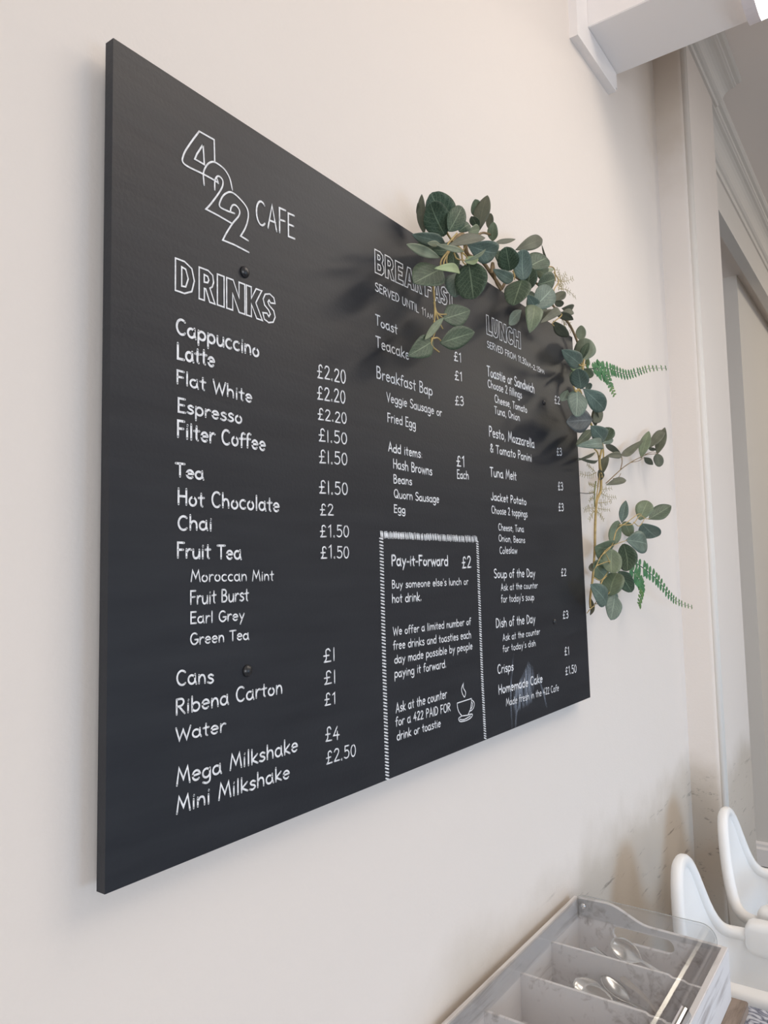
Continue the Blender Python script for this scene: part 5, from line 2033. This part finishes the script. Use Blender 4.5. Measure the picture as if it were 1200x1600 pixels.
def cutlery(name, mesh_fn, loc, tip_dir, roll, label, cat, group):
    o = obj(name, mesh_fn(), M['steel'], None, True)
    d = -Vector(tip_dir).normalized()         # local +x runs from bowl tip to handle end
    zax = Vector((0, 0, 1))
    yax = zax.cross(d).normalized()
    zax = d.cross(yax)
    mt = Matrix((d, yax, zax)).transposed() @ Matrix.Rotation(roll, 3, 'X')
    o.matrix_world = Matrix.Translation(loc) @ mt.to_4x4()
    if mesh_fn is spoon_mesh:
        md = o.modifiers.new('thickness', 'SOLIDIFY')
        md.thickness = .0012
        md.offset = 0
    return tag(o, label, cat, group)
CUT = 'cutlery in the box compartments'
def teaspoon_mesh():
    return spoon_mesh(.125, .015, .042)
cutlery('spoon', spoon_mesh, (1.503, -.096, .850), (.03, .178, .046), 1.0, 'steel spoon with its shiny bowl up just below the oval handle slot', 'spoon', CUT)
cutlery('fork', fork_mesh, (1.436, -.078, .849), (.03, .17, .042), -.3, 'steel fork with its tines showing left of the bowl under the slot', 'fork', CUT)
cutlery('spoon', spoon_mesh, (1.366, -.072, .827), (.02, .17, .020), -.2, 'steel spoon leftmost in the middle compartment, only the bowl end showing', 'spoon', CUT)
cutlery('spoon', spoon_mesh, (1.338, -.084, .843), (.0, .17, .036), .5, 'steel spoon with bright round bowl second from left in the middle compartment', 'spoon', CUT)
cutlery('spoon', spoon_mesh, (1.318, -.108, .847), (.03, .16, .040), .8, 'steel spoon with narrow tilted bowl third from left in the middle compartment', 'spoon', CUT)
cutlery('spoon', spoon_mesh, (1.372, -.126, .850), (.075, .150, .048), -.1, 'large dull steel spoon with its handle running right in the middle compartment', 'spoon', CUT)
cutlery('spoon', teaspoon_mesh, (1.325, -.275, .807), (.0, -.09, -.062), 1.45, 'thin steel teaspoon seen edge on at the right of the middle compartment', 'spoon', CUT)
# ------------------------------------------------------------------ high chairs
def make_chair(label, cx, cy):
    root = thing('high_chair', label, 'high chair', 'white high chairs along the wall', loc=(cx, cy, 0))
    def ch(name, bm, sh=True):
        return obj(name, bm, M['plastic'], root, sh)
    NA, NR = 72, 14
    def rim(t):
        a = abs(t)
        back = math.exp(-(a / .70) ** 2.6)
        front = 1 / (1 + math.exp(-(a - 2.15) * 9))
        z = .690 + .205 * back - .10 * front
        rx = .172
        ry = .10 if a < math.pi / 2 else .21
        return z, rx, ry
    b = bmesh.new()
    rows = []
    for j in range(NR + 1):
        v = j / NR
        row = []
        for i in range(NA):
            t = -math.pi + 2 * math.pi * i / NA
            z, rx, ry = rim(t)
            zb = .50
            zz = z + (zb - z) * v
            sh = 1 - .20 * v ** 1.5
            row.append(b.verts.new((rx * sh * math.sin(t), ry * sh * math.cos(t), zz)))
        rows.append(row)
    for j in range(NR):
        for i in range(NA):
            b.faces.new((rows[j][i], rows[j][(i + 1) % NA], rows[j + 1][(i + 1) % NA], rows[j + 1][i]))
    b.faces.new(list(rows[-1]))
    o = ch('seat_shell', b)
    md = o.modifiers.new('thickness', 'SOLIDIFY')
    md.thickness = .012
    md.offset = 0
    b = bmesh.new()
    pts = []
    for i in range(NA):
        t = -math.pi + 2 * math.pi * i / NA
        z, rx, ry = rim(t)
        pts.append((rx * math.sin(t), ry * math.cos(t), z))
    tube(b, pts, .0145, seg=12, close=True)
    ch('rim', b)
    # tray with raised lip and arm sockets
    b = bmesh.new()
    t2 = bmesh.new()
    out = []
    for (sx, sy) in ((1, 1), (-1, 1), (-1, -1), (1, -1)):
        for i in range(7):
            a0 = {(1, 1): 0, (-1, 1): math.pi / 2, (-1, -1): math.pi, (1, -1): 1.5 * math.pi}[(sx, sy)]
            a = a0 + math.pi / 2 * i / 6
            out.append((sx * .150 + .026 * math.cos(a), -.262 + sy * .062 + .026 * math.sin(a)))
    prism(t2, out, 'z', .690, .726)
    bmesh.ops.bevel(t2, geom=[e for e in t2.edges if abs(e.verts[0].co.z - e.verts[1].co.z) < 1e-6 and len(e.link_faces) == 2 and abs(e.link_faces[0].normal.z - e.link_faces[1].normal.z) > .5], offset=.012, segments=3, affect='EDGES')
    merge(b, t2)
    ch('tray', b)
    for s in (-1, 1):
        b = bmesh.new()
        q = bmesh.new()
        prof = [(s * .168 + sx * .011 + .016 * math.cos(math.pi / 2 * (k + i / 5)), .692 + sz * .022 + .016 * math.sin(math.pi / 2 * (k + i / 5))) for k, (sx, sz) in enumerate(((1, 1), (-1, 1), (-1, -1), (1, -1))) for i in range(6)]
        ring = []
        for y, f in ((-.001, .62), (-.006, .84), (-.016, .97), (-.03, 1), (-.17, 1), (-.184, .97), (-.194, .84), (-.199, .62)):
            ring.append([b.verts.new((s * .168 + (px - s * .168) * f, y, .692 + (pz - .692) * f)) for px, pz in prof])
        q.free()
        for r0, r1 in zip(ring, ring[1:]):
            for k in range(len(prof)):
                b.faces.new((r0[k], r0[(k + 1) % len(prof)], r1[(k + 1) % len(prof)], r1[k]))
        b.faces.new(ring[0])
        b.faces.new(list(reversed(ring[-1])))
        bmesh.ops.recalc_face_normals(b, faces=b.faces[:])
        ch('armrest', b)
    for sx in (-1, 1):
        for sy in (-1, 1):
            b = bmesh.new()
            tube(b, [(sx * .10, sy * .09 - .04, .51), (sx * .145, sy * .135 - .05, .25), (sx * .185, sy * .18 - .06, .0)], .0165, .0135, seg=14)
            ch('leg', b)
    return root
make_chair('white plastic high chair right behind the cutlery box', 1.87, -0.238)
make_chair('white plastic high chair farther along the wall beside the pier', 2.30, -0.25)
